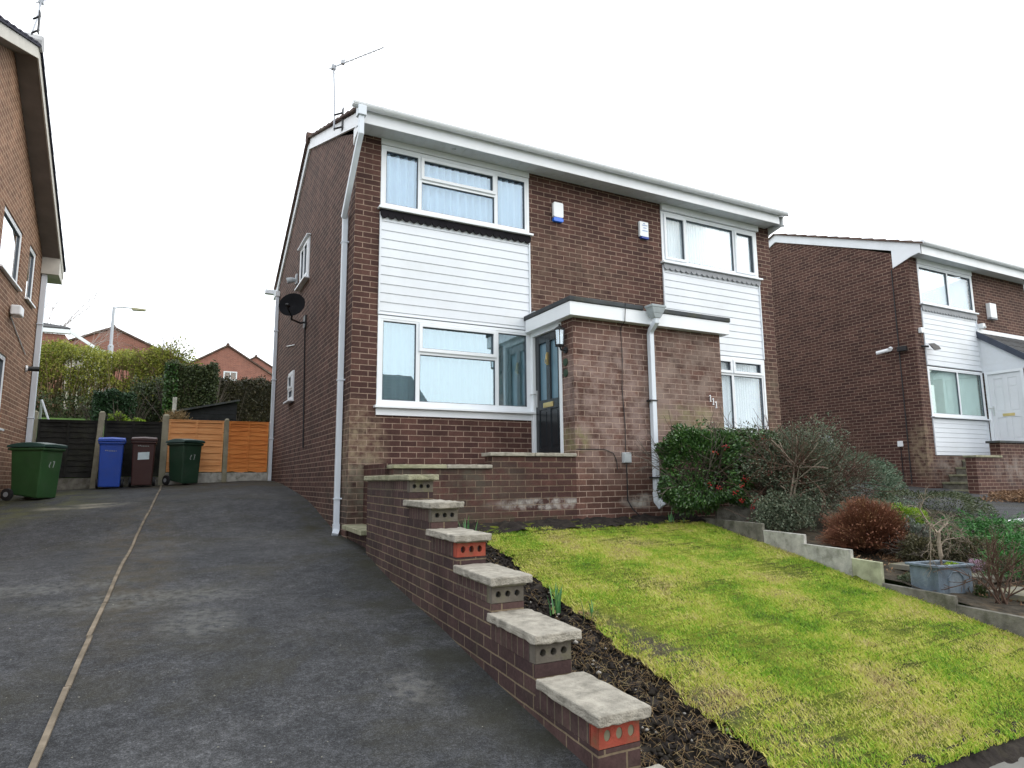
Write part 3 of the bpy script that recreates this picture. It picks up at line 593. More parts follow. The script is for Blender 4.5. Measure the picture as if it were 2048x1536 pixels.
# side windows
window(house, FL, 3.22, 4.10, 2.46, 3.22, [(3.265, 3.66, 2.505, 3.175, 1), (3.66, 4.055, 2.505, 3.175, 0)], M_['glass_s'], M_['net'], d=.01, sill=1)
window(house, FL, 4.35, 4.88, .40, .96, [(4.395, 4.835, .62, .915, 1), (4.395, 4.835, .445, .62, 0)], M_['glass_s'], M_['net'], d=.02, sill=1)
m = M(); m.box(3.18, 4.14, 0, .07, 3.222, 3.24, FL); m.build('window_drip', M_['upvc'], house)
# porch
PX0, PX1, PY0 = 2.66, 5.30, 1.14
FPF = Fr((0, -PY0, 0), (1, 0), (0, -1)); FPL = Fr((PX0, 0, 0), (0, -1), (-1, 0))
m = M(); m.box(PX0, PX1, -.11, 0, -2.2, 1.05, FPF)
m.box(.85, 1.03, -.11, 0, -2.2, 1.05, FPL); m.box(0, 1.03, -.11, 0, -2.2, -.79, FPL)
m.box(PX1-.11, PX1, -1.03, -.03, -2.2, 1.05); porch = m.build('porch', M_['brick_porch'], house)
m = M(); m.box(2.55, 5.40, -1.25, -.03, 1.02, 1.205); m.build('porch_fascia', M_['upvc'], porch, bevel=.004)
m = M()
m.box(2.535, 3.76, -1.27, -1.19, 1.207, 1.275); m.box(4.06, 5.415, -1.27, -1.19, 1.207, 1.275); m.box(2.535, 2.615, -1.19, -.0, 1.207, 1.275); m.box(5.335, 5.415, -1.19, 0, 1.207, 1.275); m.box(2.615, 5.335, -1.19, 0, 1.207, 1.235)
m.build('roof_felt', M_['felt'], porch, bevel=.012)
m = M(); m.box(2.66, 3.1, -.1, 0, 1.237, 1.36); m.build('lead_flashing', M_['lead'], porch, bevel=.02)
# hopper and pipe on the porch front
m = M()
def frus(m, x, y, z0, z1, a0, b0, a1, b1): m.hexa([(x-a0, y-b0, z0), (x+a0, y-b0, z0), (x+a0, y+b0, z0), (x-a0, y+b0, z0), (x-a1, y-b1, z1), (x+a1, y-b1, z1), (x+a1, y+b1, z1), (x-a1, y+b1, z1)])
hx, hy = 3.905, -1.345
frus(m, hx, hy, 1.155, 1.235, .085, .06, .118, .078); frus(m, hx, hy, 1.235, 1.27, .124, .082, .130, .086); frus(m, hx, hy, 1.09, 1.155, .05, .045, .09, .06)
m.build('rain_hopper', M_['lead'], porch, bevel=.006)
m = M(); m.rtube([(hx, hy, 1.12), (hx, hy, 1.04), (hx+.012, -1.22, .95), (hx+.02, -1.19, .90), (hx+.02, -1.19, -1.36)], .072, .072); m.rtube([(hx+.02, -1.19, -1.30), (hx+.025, -1.20, -1.42), (hx+.06, -1.25, -1.50)], .085, .085); pp = m.build('downpipe', M_['pipe'], porch, bevel=.006)
for z in (-.06, -1.12): M().box(hx-.055, hx+.07, -1.232, -1.14, z, z+.022).build('pipe_clip', M_['black'], pp)
def door(par, F, u0, u1, z0, z1, col, white=False):
    m = M(); m.box(u0, u0+.065, -.10, .012, z0, z1, F); m.box(u1-.065, u1, -.10, .012, z0, z1, F); m.box(u0+.065, u1-.065, -.10, .012, z1-.065, z1, F)
    fr = m.build('door_frame', M_['upvc'], par, bevel=.003)
    a, b = u0+.067, u1-.067; w = b-a; m = M(); zt = z1-.067; H = zt-z0
    gz0, gz1 = z0+H*.45, zt-H*.07
    cols_ = [(a, a+.13*w/.62), (a+.26*w/.62, a+.36*w/.62), (a+.49*w/.62, b)]
    # stiles, rails
    for p, q in ((a, a+.10), (a+w/2-.05, a+w/2+.05), (b-.10, b)): m.box(p, q, -.085, -.03, z0, zt, F)
    for p, q in ((a+.10, a+w/2-.05), (a+w/2+.05, b-.10)):
        for zz0, zz1 in ((z0, z0+.10), (z0+H*.37, gz0), (gz1, zt)): m.box(p, q, -.085, -.03, zz0, zz1, F)
        m.box(p, q, -.08, -.045, z0+.10, z0+H*.37, F); m.box(p+.03, q-.03, -.045, -.036, z0+.13, z0+H*.37-.03, F)
        if white: m.box(p, q, -.08, -.045, gz0, gz1, F); m.box(p+.03, q-.03, -.045, -.036, gz0+.03, gz1-.25, F); m.box(p+.03, q-.03, -.045, -.036, gz1-.20, gz1-.03, F)
    d = m.build('door', col, par, bevel=.004)
    if not white:
        m = M()
        for p, q in ((a+.10, a+w/2-.05), (a+w/2+.05, b-.10)): m.box(p, q, -.07, -.06, gz0, gz1, F)
        m.build('door_glazing', plain('door_glass', (.10, .19, .25), .12, .8, .15, 3), d)
    m = M(); c = (a+b)/2; m.box(c-.13, c+.13, -.03, -.018, z0+H*.385, z0+H*.425, F); m.box(c-.10, c+.10, -.018, -.012, z0+H*.393, z0+H*.417, F); m.build('letterbox', M_['brass'], d, bevel=.004)
    if not white:
        m = M(); zk = z0+H*.79; m.tube([F.p(c, -.025, zk+.07), F.p(c, -.005, zk+.05), F.p(c, -.0, zk-.02)], .008); 
        m.tube([F.p(c+.028*math.sin(t), .0, zk-.045+.035*math.cos(t)) for t in ls(0, 2*PI, 13)], .007, 6, cap=False); m.box(c-.012, c+.012, -.03, -.012, zk-.10, zk+.08, F); m.build('door_knocker', M_['brass'], d)
    m = M(); m.box(a+.03, a+.06, -.03, -.015, z0+H*.40, z0+H*.54, F); m.tube([F.p(a+.045, -.015, z0+H*.51), F.p(a+.045, .03, z0+H*.51), F.p(a+.0, .035, z0+H*.51), F.p(a-.05, .03, z0+H*.515)], .009); m.build('door_handle', M_['steel'], d)
    return fr
door(porch, FPL, .0, .85, -.78, 1.02, M_['door_black'])
m = M()
for i, (x, z) in enumerate(((5.045, .0), (5.10, -.045), (5.155, -.09))):
    m.box(x-.0045, x+.0045, 0, .012, z, z+.095, FPF); m.box(x-.014, x+.014, 0, .010, z-.004, z+.004, FPF)
    m.prism([(x-.0046, z+.095), (x-.022, z+.077), (x-.019, z+.073), (x-.0046, z+.084)], FPF, 0, .012)
m.build('house_number', M_['white_old'], porch)
# cables
def cable(label, pts, r=.008, mat='black', cat='cable', par=None, grp=None):
    o = M().tube(pts, r, 6).build('cable', M_[mat]); return tag(o, label, cat, grp)
cable('thin dark cable running down the porch brickwork into the grey box', [(3.44, -1.275, 1.27), (3.43, -1.262, 1.02), (3.44, -1.15, .95), (3.45, -1.15, .5), (3.43, -1.15, .1), (3.46, -1.15, -.4), (3.45, -1.155, -.76)], .006)
cable('dark cable dropping from the grey box to the flower bed', [(3.46, -1.155, -.92), (3.46, -1.15, -1.40), (3.50, -1.20, -1.52), (3.62, -1.24, -1.64)], .009)
cable('thin cable looping along the porch wall left of the grey box', [(2.66, -1.15, -.735), (3.1, -1.15, -.73), (3.25, -1.15, -.78), (3.30, -1.15, -.88), (3.31, -1.15, -1.0)], .005)
cable('dark cable down the side wall below the satellite dish', [(-.02, 3.33, 1.68), (-.012, 3.28, .8), (-.012, 3.2, .2), (-.012, 3.12, -.55)], .012)
t = thing('junction_box', 'small grey junction box on the porch brickwork between cables', 'junction box', (3.46, -1.15, -.84))
M().box(3.39, 3.52, -1.19, -1.14, -.91, -.77).build('box', M_['grey_box'], t, bevel=.006)
M().box(3.40, 3.51, -1.196, -1.19, -.90, -.78).build('lid', M_['grey_box'], t, bevel=.003)
# terrace: floor, front wall with stepped copings, step slab
ter = thing('terrace_wall', 'dark brick retaining wall of the terrace under the big ground floor window', 'wall', (1.4, -1.1, -1.7))
m = M(); m.box(.16, .24, -.215, 0, -2.2, -1.13, FPF); m.box(.24, 1.46, -.215, 0, -2.2, -.985, FPF); m.box(1.46, PX0-.002, -.215, 0, -2.2, -.835, FPF)
m.box(.2, PX0-.12, -1.135, -.22, -2.2, -.92, FPF)
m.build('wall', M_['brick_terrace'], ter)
for x0, x1, z in ((.22, .86, -.983), (.868, 1.45, -.983), (1.42, 2.04, -.833), (2.048, PX0+.0, -.833)):
    o = M().box(x0, x1, -PY0-.03, -PY0+.24, z, z+.045).build('coping_stone', M_['stone_moss' if x0 < .5 else 'stone'], ter, bevel=.008); rough(o, .012, .05, 3)
st = thing('step_slab', 'mossy concrete step slab between the house corner and the stepped wall', 'step', (.0, -.6, -1.68))
M().hexa([(-.06, .0, -1.70), (.30, .0, -1.70), (.30, -1.16, -1.70), (-.13, -1.16, -1.70), (-.06, .0, -1.65), (.30, .0, -1.65), (.30, -1.16, -1.65), (-.13, -1.16, -1.65)]).build('slab', M_['stone_moss'], st, bevel=.006)
M().box(.02, .3, -1.1, -.02, -2.1, -1.702).build('riser', M_['brick_wall'], st)
# ------------------------------------------------------------------ stepped garden wall
sw = thing('stepped_garden_wall', 'dark brick garden wall stepping down between drive and lawn', 'wall', (-.2, -3.6, -2.2))
T = .215; m = M(); mb = M()
def wq(m, ya, yb, z0, z1, o=0.0):
    m.hexa([(wx(ya)-o, ya, z0), (wx(ya)+T+o, ya, z0), (wx(yb)+T+o, yb, z0), (wx(yb)-o, yb, z0), (wx(ya)-o, ya, z1), (wx(ya)+T+o, ya, z1), (wx(yb)+T+o, yb, z1), (wx(yb)-o, yb, z1)])
Yb = [-1.14, -2.885, -3.535, -4.12, -4.735, -5.31, -5.90, -6.52]; Zb = [-1.217, -1.432, -1.633, -1.833, -2.030, -2.225, -2.43]
for k in range(7):
    ya, yb, zb = Yb[k], Yb[k+1], Zb[k]
    wq(m, ya, yb, -2.9, zb-.002)
    wq(mb, ya, yb+.068, zb, zb+.098)
m.build('brickwork', M_['brick_wall'], sw); mb.build('soldier_course', M_['soldier'], sw)
# perforated end bricks (bed face outwards, three holes)
perf = []
for k in range(6):
    yb, zb = Yb[k+1], Zb[k]; red = k in (2, 5); filled = (k == 5)
    x0 = wx(yb)+.002; bm = bmesh.new(); m = M()
    # face plate with holes: build as grid of quads around round holes
    hw, hh = .213, .100; cx_ = [.045, .1065, .168]; r = .018 if not red else .017; nseg = 20
    F = Fr((x0, yb, zb), (1, 0), (0, -1))
    edges = [0]+[(cx_[0]+cx_[1])/2, (cx_[1]+cx_[2])/2]+[hw]
    for i in range(3):
        a, b = edges[i], edges[i+1]; c = cx_[i]; hz = hh/2; ry = r*(1.35 if red else 1)
        out = []
        for j in range(nseg):
            t_ = 2*PI*j/nseg+PI/4; dx, dz = math.cos(t_), math.sin(t_)
            s_ = min((b-c)/dx if dx > 1e-6 else 9, (a-c)/dx if dx < -1e-6 else 9, (hh-hz)/dz if dz > 1e-6 else 9, (-hz)/dz if dz < -1e-6 else 9)
            out.append((c+dx*s_, hz+dz*s_))
        for qx, qz in ((a, 0), (b, 0), (a, hh), (b, hh)):
            j = min(range(nseg), key=lambda j: (out[j][0]-qx)**2+(out[j][1]-qz)**2); out[j] = (qx, qz)
        inn = [(c+r*math.cos(2*PI*j/nseg+PI/4), hz+ry*math.sin(2*PI*j/nseg+PI/4)) for j in range(nseg)]
        vs = [F.p(u, 0, z) for u, z in out]+[F.p(u, 0, z) for u, z in inn]+[F.p(u, -.055, z) for u, z in inn]
        fs = [(j, (j+1) % nseg, (j+1) % nseg+nseg, j+nseg) for j in range(nseg)]+[(j+nseg, (j+1) % nseg+nseg, (j+1) % nseg+2*nseg, j+2*nseg) for j in range(nseg)]
        m.add(vs, fs)
    m.box(0, hw, -.064, -.056, 0, hh, F); m.box(0, .001, -.06, 0, 0, hh, F); m.box(hw-.001, hw, -.06, 0, 0, hh, F); m.box(0.001, hw-.001, -.06, 0, hh-.001, hh, F); m.box(.001, hw-.001, -.06, 0, 0, .001, F)
    o = m.build('perforated_brick', M_['perf_red' if red else 'perf_grey'], sw, recalc=False)
    o['label'] = ('red' if red else 'grey brown')+' end brick with three '+('mortar-filled' if filled else 'open')+' holes'
    h = M()
    for c in cx_: h.box(c-.02, c+.02, -.05 if not filled else -.012, -.046 if not filled else -.004, .02, .08, F)
    h.build('hole_mortar_or_shade', M_['mortar_fill' if filled else 'gasket'], o)  # dark plate stands in for shade inside open holes; real mortar when filled
caps = [(-1.05, -2.955), (-2.80, -3.60), (-3.49, -4.17), (-4.13, -4.79), (-4.73, -5.36), (-5.38, -5.95), (-6.0, -6.58)]
rr = random.Random(4)
for k, (ya, yb) in enumerate(caps):
    z = Zb[k]+.098+.008; m = M(); wq(m, ya, yb, z, z+.047, .032)
    m2 = m; bmh = rough(m2.build('coping_stone', M_['stone' if k else 'stone_moss'], sw, bevel=.007), .016, .05); bmh.rotation_euler = (0, 0, rr.uniform(-.006, .006)); bmh.location.z += rr.uniform(-.004, .003)
    m3 = M(); wq(m3, ya-.02, yb+.03, Zb[k]+.096, z+.002, .004); m3.build('mortar_bed', M_['mortar_fill'], sw)

# ------------------------------------------------------------------ fixtures on the house
t = thing('alarm_box', 'white alarm box with a bright blue lower lens on the brickwork', 'alarm box', (3.15, 0, 3.0))
def rrect(x0, x1, z0, z1, r, n=5):
    o = []
    for cx, cz, a in ((x1-r, z1-r, 0), (x0+r, z1-r, PI/2), (x0+r, z0+r, PI), (x1-r, z0+r, 1.5*PI)): o += [(cx+r*math.cos(a+PI/2*i/n), cz+r*math.sin(a+PI/2*i/n)) for i in range(n+1)]
    return o
M().prism(rrect(3.065, 3.245, 2.915, 3.16, .03), FS, 0, .055).build('cover', M_['white_old'], t, bevel=.006)
M().prism(rrect(3.065, 3.245, 2.845, 2.913, .028), FS, 0, .055).build('lens', M_['blue_lens'], t, bevel=.006)
t = thing('alarm_box', 'older white alarm box with faded blue print and dark blue base strip', 'alarm box', (4.84, 0, 3.0))
M().box(4.75, 4.93, 0, .05, 2.89, 3.15, FS).build('cover', M_['white_old'], t, bevel=.006)
M().box(4.775, 4.93, .0, .055, 2.853, 2.888, FS).build('lens', plain('navy_lens', (.02, .05, .3), .3), t, bevel=.004)
m = M()
for z, a, b in ((3.115, 4.82, 4.86), (3.085, 4.80, 4.90), (3.04, 4.82, 4.88), (2.99, 4.80, 4.90)):
    u = a
    m = M()
    while u < b: m.box(u, u+.010, .05, .052, z-.008, z+.008, FS); u += .014
    m.build('print', M_['blue_print'], t)
lan = thing('wall_lantern', 'black carriage lantern beside the dark front door', 'wall lamp', (2.63, -.97, .6))
lx, ly = 2.555, -.97
m = M(); m.lathe([(.0, .155), (.012, .15), (.02, .12), (.075, .085), (.08, .075), (.08, .065)], (lx, ly, .80), 6); m.lathe([(.065, 0), (.07, .015), (.07, .02)], (lx, ly, .645), 6)
for k in range(6): a = k*PI/3; m.tube([(lx+.062*math.cos(a), ly+.062*math.sin(a), .66), (lx+.074*math.cos(a), ly+.074*math.sin(a), .87)], .006, 5)
m.build('cage', M_['black'], lan)
m = M(); m.tube([(lx, ly, .645), (lx+.02, ly, .60), (2.645, ly, .59)], .012, 6); m.tube([(2.66, ly, .60), (2.635, ly, .60)], .045, 12); m.build('bracket', M_['black'], lan)
m = M(); m.lathe([(.056, .67), (.066, .865)], (lx, ly, 0), 6); m.build('lantern_glass', glassmat('lantern_glass', (.85, .87, .87), .35), lan)
M().lathe([(.01, .68), (.022, .72), (.022, .78), (.008, .80)], (lx, ly, 0), 10).build('bulb', M_['white_old'], lan)
for z, l in ((.44, 'small dark green round plaque under the wall lantern'), (.29, 'small dark green plaque, lower of the two beside the door')):
    o = M().lathe([(.0, 0), (.05, 0), (.055, .006), (.05, .016), (0, .018)], (2.66, -.95, z), 14, (-1, 0, 0)).build('wall_plaque', plain('green_plaque', (.03, .055, .03), .5), origin=(2.66, -.95, z)); tag(o, l, 'plaque')
# satellite dish
dish = thing('satellite_dish', 'dark grey satellite dish on the side wall of the house', 'satellite dish', (0, 3.3, 1.7))
c = Vector((-.36, 2.62, 1.76)); ax = Vector((-.45, -.85, .28)).normalized(); m = M()
m.lathe([(.0, -.05), (.08, -.045), (.15, -.025), (.215, .0), (.218, .004), (.212, .004), (.15, -.018), (.08, -.038), (.0, -.042)], c, 28, ax); m.build('reflector', plain('dish_grey', (.012, .012, .014), .9, .08), dish, smooth=True)
m = M(); lo = c-Vector((0, 0, .2)); m.tube([lo, c+ax*.28+Vector((0, 0, -.14))], .012, 6); m.lathe([(.02, 0), (.03, .03), (.03, .08), (.012, .1)], c+ax*.24+Vector((0, 0, -.12)), 10, -ax); m.build('receiver_arm', M_['black'], dish)
m = M(); m.tube([c-ax*.05, c+Vector((.02, .12, -.22)), (-.12, 3.2, 1.60), (-.03, 3.37, 1.66)], .017, 8); m.box(-.03, 0, 3.28, 3.46, 1.56, 1.78); m.build('bracket', M_['black'], dish)
# side wall floodlight
fl = thing('security_light', 'small grey security light beside the upper side window', 'light', (0, 4.5, 2.75))
m = M(); m.box(-.03, 0, 4.42, 4.54, 2.66, 2.86); m.build('mount', M_['grey_box'], fl, bevel=.004)
m = M(); m.lathe([(.03, 0), (.055, .06), (.06, .15), (.055, .16)], (-.03, 4.5, 2.76), 12, (-1, .2, -.25)); m.build('lamp_head', M_['grey_box'], fl)
cable('short white cable clipped across the side brickwork', [(-.012, 4.45, 1.46), (-.012, 5.35, 1.60)], .009, 'white_old')
# tv aerial
def aerial(label, base, top, tip, el_up, nel=9, par=None):
    a = thing('tv_aerial', label, 'aerial', tuple(base)); base = Vector(base); top = Vector(top); tip = Vector(tip)
    M().tube([base, base*.5+top*.5+Vector((.012, 0, 0)), top], .013, 8).build('mast', M_['lamp_metal'], a)
    m = M(); d = (tip-top).normalized(); st = top-d*.09; m.tube([st, tip], .008, 6); m.box(top.x-.03, top.x+.03, top.y-.03, top.y+.03, top.z-.04, top.z+.03); m.build('boom', M_['lamp_metal'], a)
    L = (tip-top).length
    s = Vector(el_up).normalized(); m = M()
    for i in range(nel): p = top+d*L*(.28+.72*i/(nel-1)); m.tube([p-s*.07, p+s*.07], .0045, 5)
    m.build('element', M_['lamp_metal'], a); m = M()
    p = top+d*.10; n2 = d.cross(s).normalized()
    for k in (-1, 1):
        for q in (-.09, -.045, 0, .045, .09): m.tube([p+s*q-n2*.0, p+s*q+n2*k*.16-d*.10], .003, 4)
    p = top+d*.18; m.box(p.x-.025, p.x+.025, p.y-.025, p.y+.025, p.z-.01, p.z+.05); m.build('reflector', M_['lamp_metal'], a)
    m = M(); m.tube([base+Vector((0, 0, .02)), base+Vector((.1, -.12, .02))], .014); m.tube([base+Vector((0, 0, .24)), base+Vector((.1, -.12, .24))], .014); m.box(base.x+.085, base.x+.10, base.y-.16, base.y-.08, base.z-.03, base.z+.30); m.build('wall_bracket', M_['black'], a)
    return a
aerial('tv aerial on the gable end of the middle house', (-.135, .85, 4.08-.09), (-.13, 1.05, 5.12), (.42, .29, 5.14), (.8, .6, 0), 9)
# ------------------------------------------------------------------ RIGHT HOUSE
RX, RY0 = 13.3, .6; RL = 9.0; RD_ = 7.0
FRF = Fr((RX, RY0, 0), (1, 0), (0, -1)); FRG = Fr((RX, RY0, 0), (0, 1), (-1, 0))
rh = thing('neighbour_house', 'brown brick house with white cladding at the right edge, beyond the tarmac drive', 'house', (RX+4, RY0+3, -1.4))
m = M(); zt = 4.10
for a, b in ((0, .34), (2.65, 5.24), (7.53, RL)): wallbox(m, FRF, a, b, th, -2.3, zt)
for a, b in ((.34, 2.65), (5.24, 7.53)): m.box(a, b, -th, -.03, 1.46, 2.86, FRF); m.box(a, b, -th, -.004, -2.3, -.655, FRF); m.box(a, b, -th, -.03, -.65, .21, FRF)
gt = gable_top([(0, 4.07), (3.7, 5.78), (RD_, 4.07)]); vstrip(m, FRG, .24, RD_, th, -2.3, gt)
m.box(RX+th, RX+RL, RY0+RD_-th, RY0+RD_, -2.3, 4); m.box(RX+RL-th, RX+RL, RY0, RY0+RD_-th, -2.3, 4)
m.build('wall', M_['brick_right'], rh)
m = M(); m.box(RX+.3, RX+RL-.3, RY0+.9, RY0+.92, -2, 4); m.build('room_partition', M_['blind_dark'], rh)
m = M(); m.box(-.03, RL, .32, .34, 4.02, 4.28, FRF); m.build('fascia', M_['fascia'], rh)
m = M(); m.box(-.02, RL, 0, .318, 4.06, 4.072, FRF); m.build('soffit', M_['soffit'], rh)
m = M(); m.tube([FRF.p(-.06, .40, 4.28), FRF.p(RL, .40, 4.28)], .058, 12); m.build('gutter', M_['fascia'], rh)
m = M(); roof_slope(m, FRF, -.09, RL+.05, .42, 4.24, -3.7, 5.88, 13, .3, .02); FRB = Fr((RX, RY0+RD_, 0), (1, 0), (0, 1)); roof_slope(m, FRB, -.09, RL+.05, .42, 4.24, -(RD_-3.7), 5.88, 12, .3, .02); m.build('roof', M_['tile'], rh)
b = barge(rh, FRG, [(-.34, 4.27), (3.7, 5.89), (RD_+.4, 4.27)], .24, M_['fascia'], .002, .035)
m = M(); m.prism([(-.34, 4.06), (-.34, 4.10), (.35, 4.32), (.35, 4.02-.16), (.30, 3.88), (.12, 3.94), (-.1, 4.02)], FRG, .004, .034); m.build('box_end', M_['fascia'], b)
for a in (0, 4.9):
    window(rh, FRF, a+.34, a+2.65, 2.95, 3.93, [(a+.385, a+1.56, 2.995, 3.885, 0), (a+1.56, a+2.605, 2.995, 3.885, 0)], M_['glass_c'], M_['net'], sill=1, bdark=.06)
    cladding(rh, FRF, a+.335, a+2.655, 1.46, 2.84, M_['clad']); scallop(rh, FRF, a+.335, a+2.655, 2.86, .10, M_['greytrim'], 20)
    m = M(); m.box(a+.335, a+2.655, .005, .03, 3.935, 4.055, FRF); m.build('header_board', M_['fascia'], rh)
    m = M(); m.box(a+.335, a+2.655, .005, .04, 2.845, 2.91, FRF); m.build('dark_board', M_['greytrim'], rh)
window(rh, FRF, .34, 2.65, .255, 1.43, [(.385, 1.56, .30, 1.385, 0), (1.56, 2.605, .30, 1.385, 0)], M_['glass_g'], M_['net'], sill=1)
cladding(rh, FRF, .335, 2.655, -.65, .205, M_['clad'], .11); m = M(); m.box(.335, 2.655, .005, .03, .205, .22, FRF); m.build('dark_board', M_['gasket'], rh)
# its porch: white gable side with slate lean-to roof, door faces left
FQL = Fr((RX+2.66, RY0, 0), (0, -1), (-1, 0)); FQF = Fr((RX, RY0-1.14, 0), (1, 0), (0, -1))
m = M(); m.box(2.66, 5.2, -.11, 0, -2.2, 1.38, FQF); m.box(.90, 1.03, -.11, 0, -2.2, 1.38, FQL); m.box(0, 1.03, -.11, 0, -2.2, -.37, FQL); po = m.build('porch', M_['brick_right'], rh)
m = M(); z = 0
m.prism([(0, 1.42), (1.14, 1.42), (1.14, 1.52), (0, 2.42)], FQL, -.06, 0)
for i in range(6): m.box(.01, 1.13-(max(0, 1.52+i*.15-1.6)/.9*1.14), 0, .006, 1.46+i*.15, 1.465+i*.15, FQL)
m.build('porch_gable', M_['clad'], po)
m = M(); F2 = Fr((RX+2.60, RY0, 0), (1, 0), (0, -1)); roof_slope(m, F2, 0, 2.7, 1.45, 1.36, 0, 2.44, 5, .3, .012); m.build('porch_roof', M_['tile_grey'], po)
m = M(); m.prism([(0, 2.32), (1.5, 1.20), (1.5, 1.36), (0, 2.50)], FQL, .04, .07); m.build('bargeboard', plain('slate_board', (.05, .06, .085), .5), po)
m = M(); m.box(2.6, 5.2, 0, .04, 2.45, 2.55, FRF); m.build('lead_flashing', M_['fascia'], po)
door(po, FQL, .05, .90, -.36, 1.42, M_['door_white'], True)
# terrace, steps and pillar of the right house
rt = thing('front_steps', 'mossy brick steps rising to the white door of the right-hand house', 'steps', (14, .1, -1.4))
for k in range(5):
    x = RX+.15+.30*k; z = -1.43+.17*k
    M().box(x+.02, RX+2.6, RY0-.92, RY0-.01, -2.2, z-.045).build('riser', M_['concrete_dark'], rt)
    M().box(x, x+.34, RY0-.93, RY0-.008, z-.043, z).build('tread', M_['stone_moss'], rt, bevel=.004)
rw = thing('brick_terrace_wall', 'brick terrace wall with grey copings in front of the right-hand steps', 'wall', (14.5, -.54, -1.5))
m = M(); m.box(RX-.25, RX+.75, -1.14, -.93, -2.4, -.74, Fr((0, RY0, 0), (1, 0), (0, 1))); m.box(RX+.75, RX+5.2, -1.14, -.93, -2.4, -.42, Fr((0, RY0, 0), (1, 0), (0, 1))); m.box(RX-1.3, RX+5, -1.32, -1.15, -2.4, -1.55, Fr((0, RY0, 0), (1, 0), (0, 1)))
m.build('wall', M_['brick_right'], rw)
m = M(); m.box(RX-.28, RX+.74, RY0-1.17, RY0-.90, -.738, -.695); m.build('coping_stone', M_['stone_moss'], rw, bevel=.005)
m = M(); m.box(RX+.68, RX+5.2, RY0-1.18, RY0-.89, -.418, -.37); m.build('coping_stone', M_['felt'], rw, bevel=.005)
# fixtures on right house
M_['cam_w'] = M_['white_old']
t = thing('security_camera', 'white bullet security camera on the right-hand gable wall', 'camera', (13.3, 1.3, 1.85)); M().tube([(13.28, 1.25, 1.9), (13.1, 1.45, 1.84)], .045, 10).build('camera_body', M_['white_old'], t); M().tube([(13.3, 1.2, 1.93), (13.24, 1.2, 1.9)], .05, 10).build('mount', M_['white_old'], t)
t = thing('floodlight', 'black floodlight on the gable wall near the front corner of the right-hand house', 'light', (13.3, .75, 1.85)); M().box(13.16, 13.26, .78, .98, 1.80, 1.92).build('lamp_head', M_['black'], t, bevel=.01); M().tube([(13.3, .88, 1.9), (13.2, .88, 1.88)], .03, 8).build('mount', M_['black'], t)
t = thing('floodlight', 'black floodlight sticking out over the white cladding of the right-hand house', 'light', (13.6, .6, 1.9)); M().hexa([(13.62, .44, 1.84), (13.84, .40, 1.88), (13.84, .34, 1.80), (13.62, .38, 1.76), (13.6, .5, 1.95), (13.82, .48, 1.98), (13.86, .40, 1.9), (13.64, .42, 1.86)]).build('lamp_head', M_['black'], t, bevel=.008); M().tube([(13.5, .6, 1.9), (13.62, .5, 1.88)], .025, 8).build('mount', M_['black'], t)
t = thing('sensor_box', 'small white sensor box on the brick corner beside the cladding', 'sensor', (13.5, .55, 2.27)); M().box(13.44, 13.56, .52, .6, 2.20, 2.33).build('cover', M_['white_old'], t, bevel=.01); M().tube([(13.5, .58, 2.2), (13.5, .585, 1.98)], .006, 5).build('lead', M_['black'], t)
t = thing('sensor_box', 'small white sensor at the top of the slate porch roof', 'sensor', (16.1, .5, 2.6)); M().box(15.98, 16.1, .46, .6, 2.55, 2.68).build('cover', M_['white_old'], t, bevel=.01); M().lathe([(.03, 0), (.03, .03), (.0, .04)], (16.04, .46, 2.58), 8, (0, -1, 0)).build('lens', M_['blind'], t)
t = thing('alarm_box', 'square white alarm box on the right-hand house between window and porch roof', 'alarm box', (16.7, .6, 3.05)); M().box(16.5, 16.8, .50, .6, 2.90, 3.28).build('cover', M_['white_old'], t, bevel=.01); M().box(16.5, 16.8, .50, .6, 2.86, 2.898).build('base', M_['greytrim'], t)
t = thing('wall_vent', 'round grey boiler flue on the brick gable of the right-hand house', 'flue', (13.3, 3.12, -.2)); M().lathe([(.15, 0), (.15, .06), (.10, .08), (.10, .13), (.05, .13)], (13.3, 3.1, -.2), 18, (-1, 0, 0)).build('flue', M_['greytrim'], t); M().lathe([(.0, .10), (.055, .10), (.055, .15), (0, .16)], (13.3, 3.1, -.2), 12, (-1, 0, 0)).build('outlet', M_['black'], t)
t = thing('meter_box', 'tiny white outside socket box low on the right-hand gable wall', 'box', (13.3, 1.2, -.36)); M().box(13.26, 13.3, 1.12, 1.24, -.43, -.30).build('cover', M_['white_old'], t, bevel=.006); M().tube([(13.285, 1.18, -.43), (13.285, 1.18, -1.3)], .01, 5).build('lead', M_['black'], t)
cable('dark vertical drain line down the right-hand gable wall', [(13.288, 1.0, 3.85), (13.288, 1.0, -1.3)], .012)

# ------------------------------------------------------------------ LEFT HOUSE
LX, LY1 = -4.4, 6.85; LRY = 3.0
lh = thing('neighbour_house', 'brown brick house at the left edge with brown boxed verge and white windows', 'house', (-8, 3, -1.4))
FG = Fr((LX, 0, 0), (0, 1), (1, 0)); gt = gable_top([(-.6, 3.74), (LRY, 5.30), (LY1, 3.22)])
m = M(); vstrip(m, FG, -.6, LY1, th, -2.6, gt, [(3.45, 4.86, 2.10, 3.05), (5.48, 6.14, 2.12, 3.10), (3.3, 4.60, -.25, .90)])
m.box(LX-7.8, LX-th, LY1-th, LY1, -2.6, 3.2); m.box(LX-7.8, LX-th, -.6, -.36, -2.6, 3.74); m.box(LX-8.04, LX-7.8, -.6, LY1, -2.6, 3.3)
m.build('wall', M_['brick_left'], lh)
m = M(); m.box(LX-.9, LX-.88, -.3, LY1-.3, -2, 3.1); m.build('room_partition', M_['blind_dark'], lh)
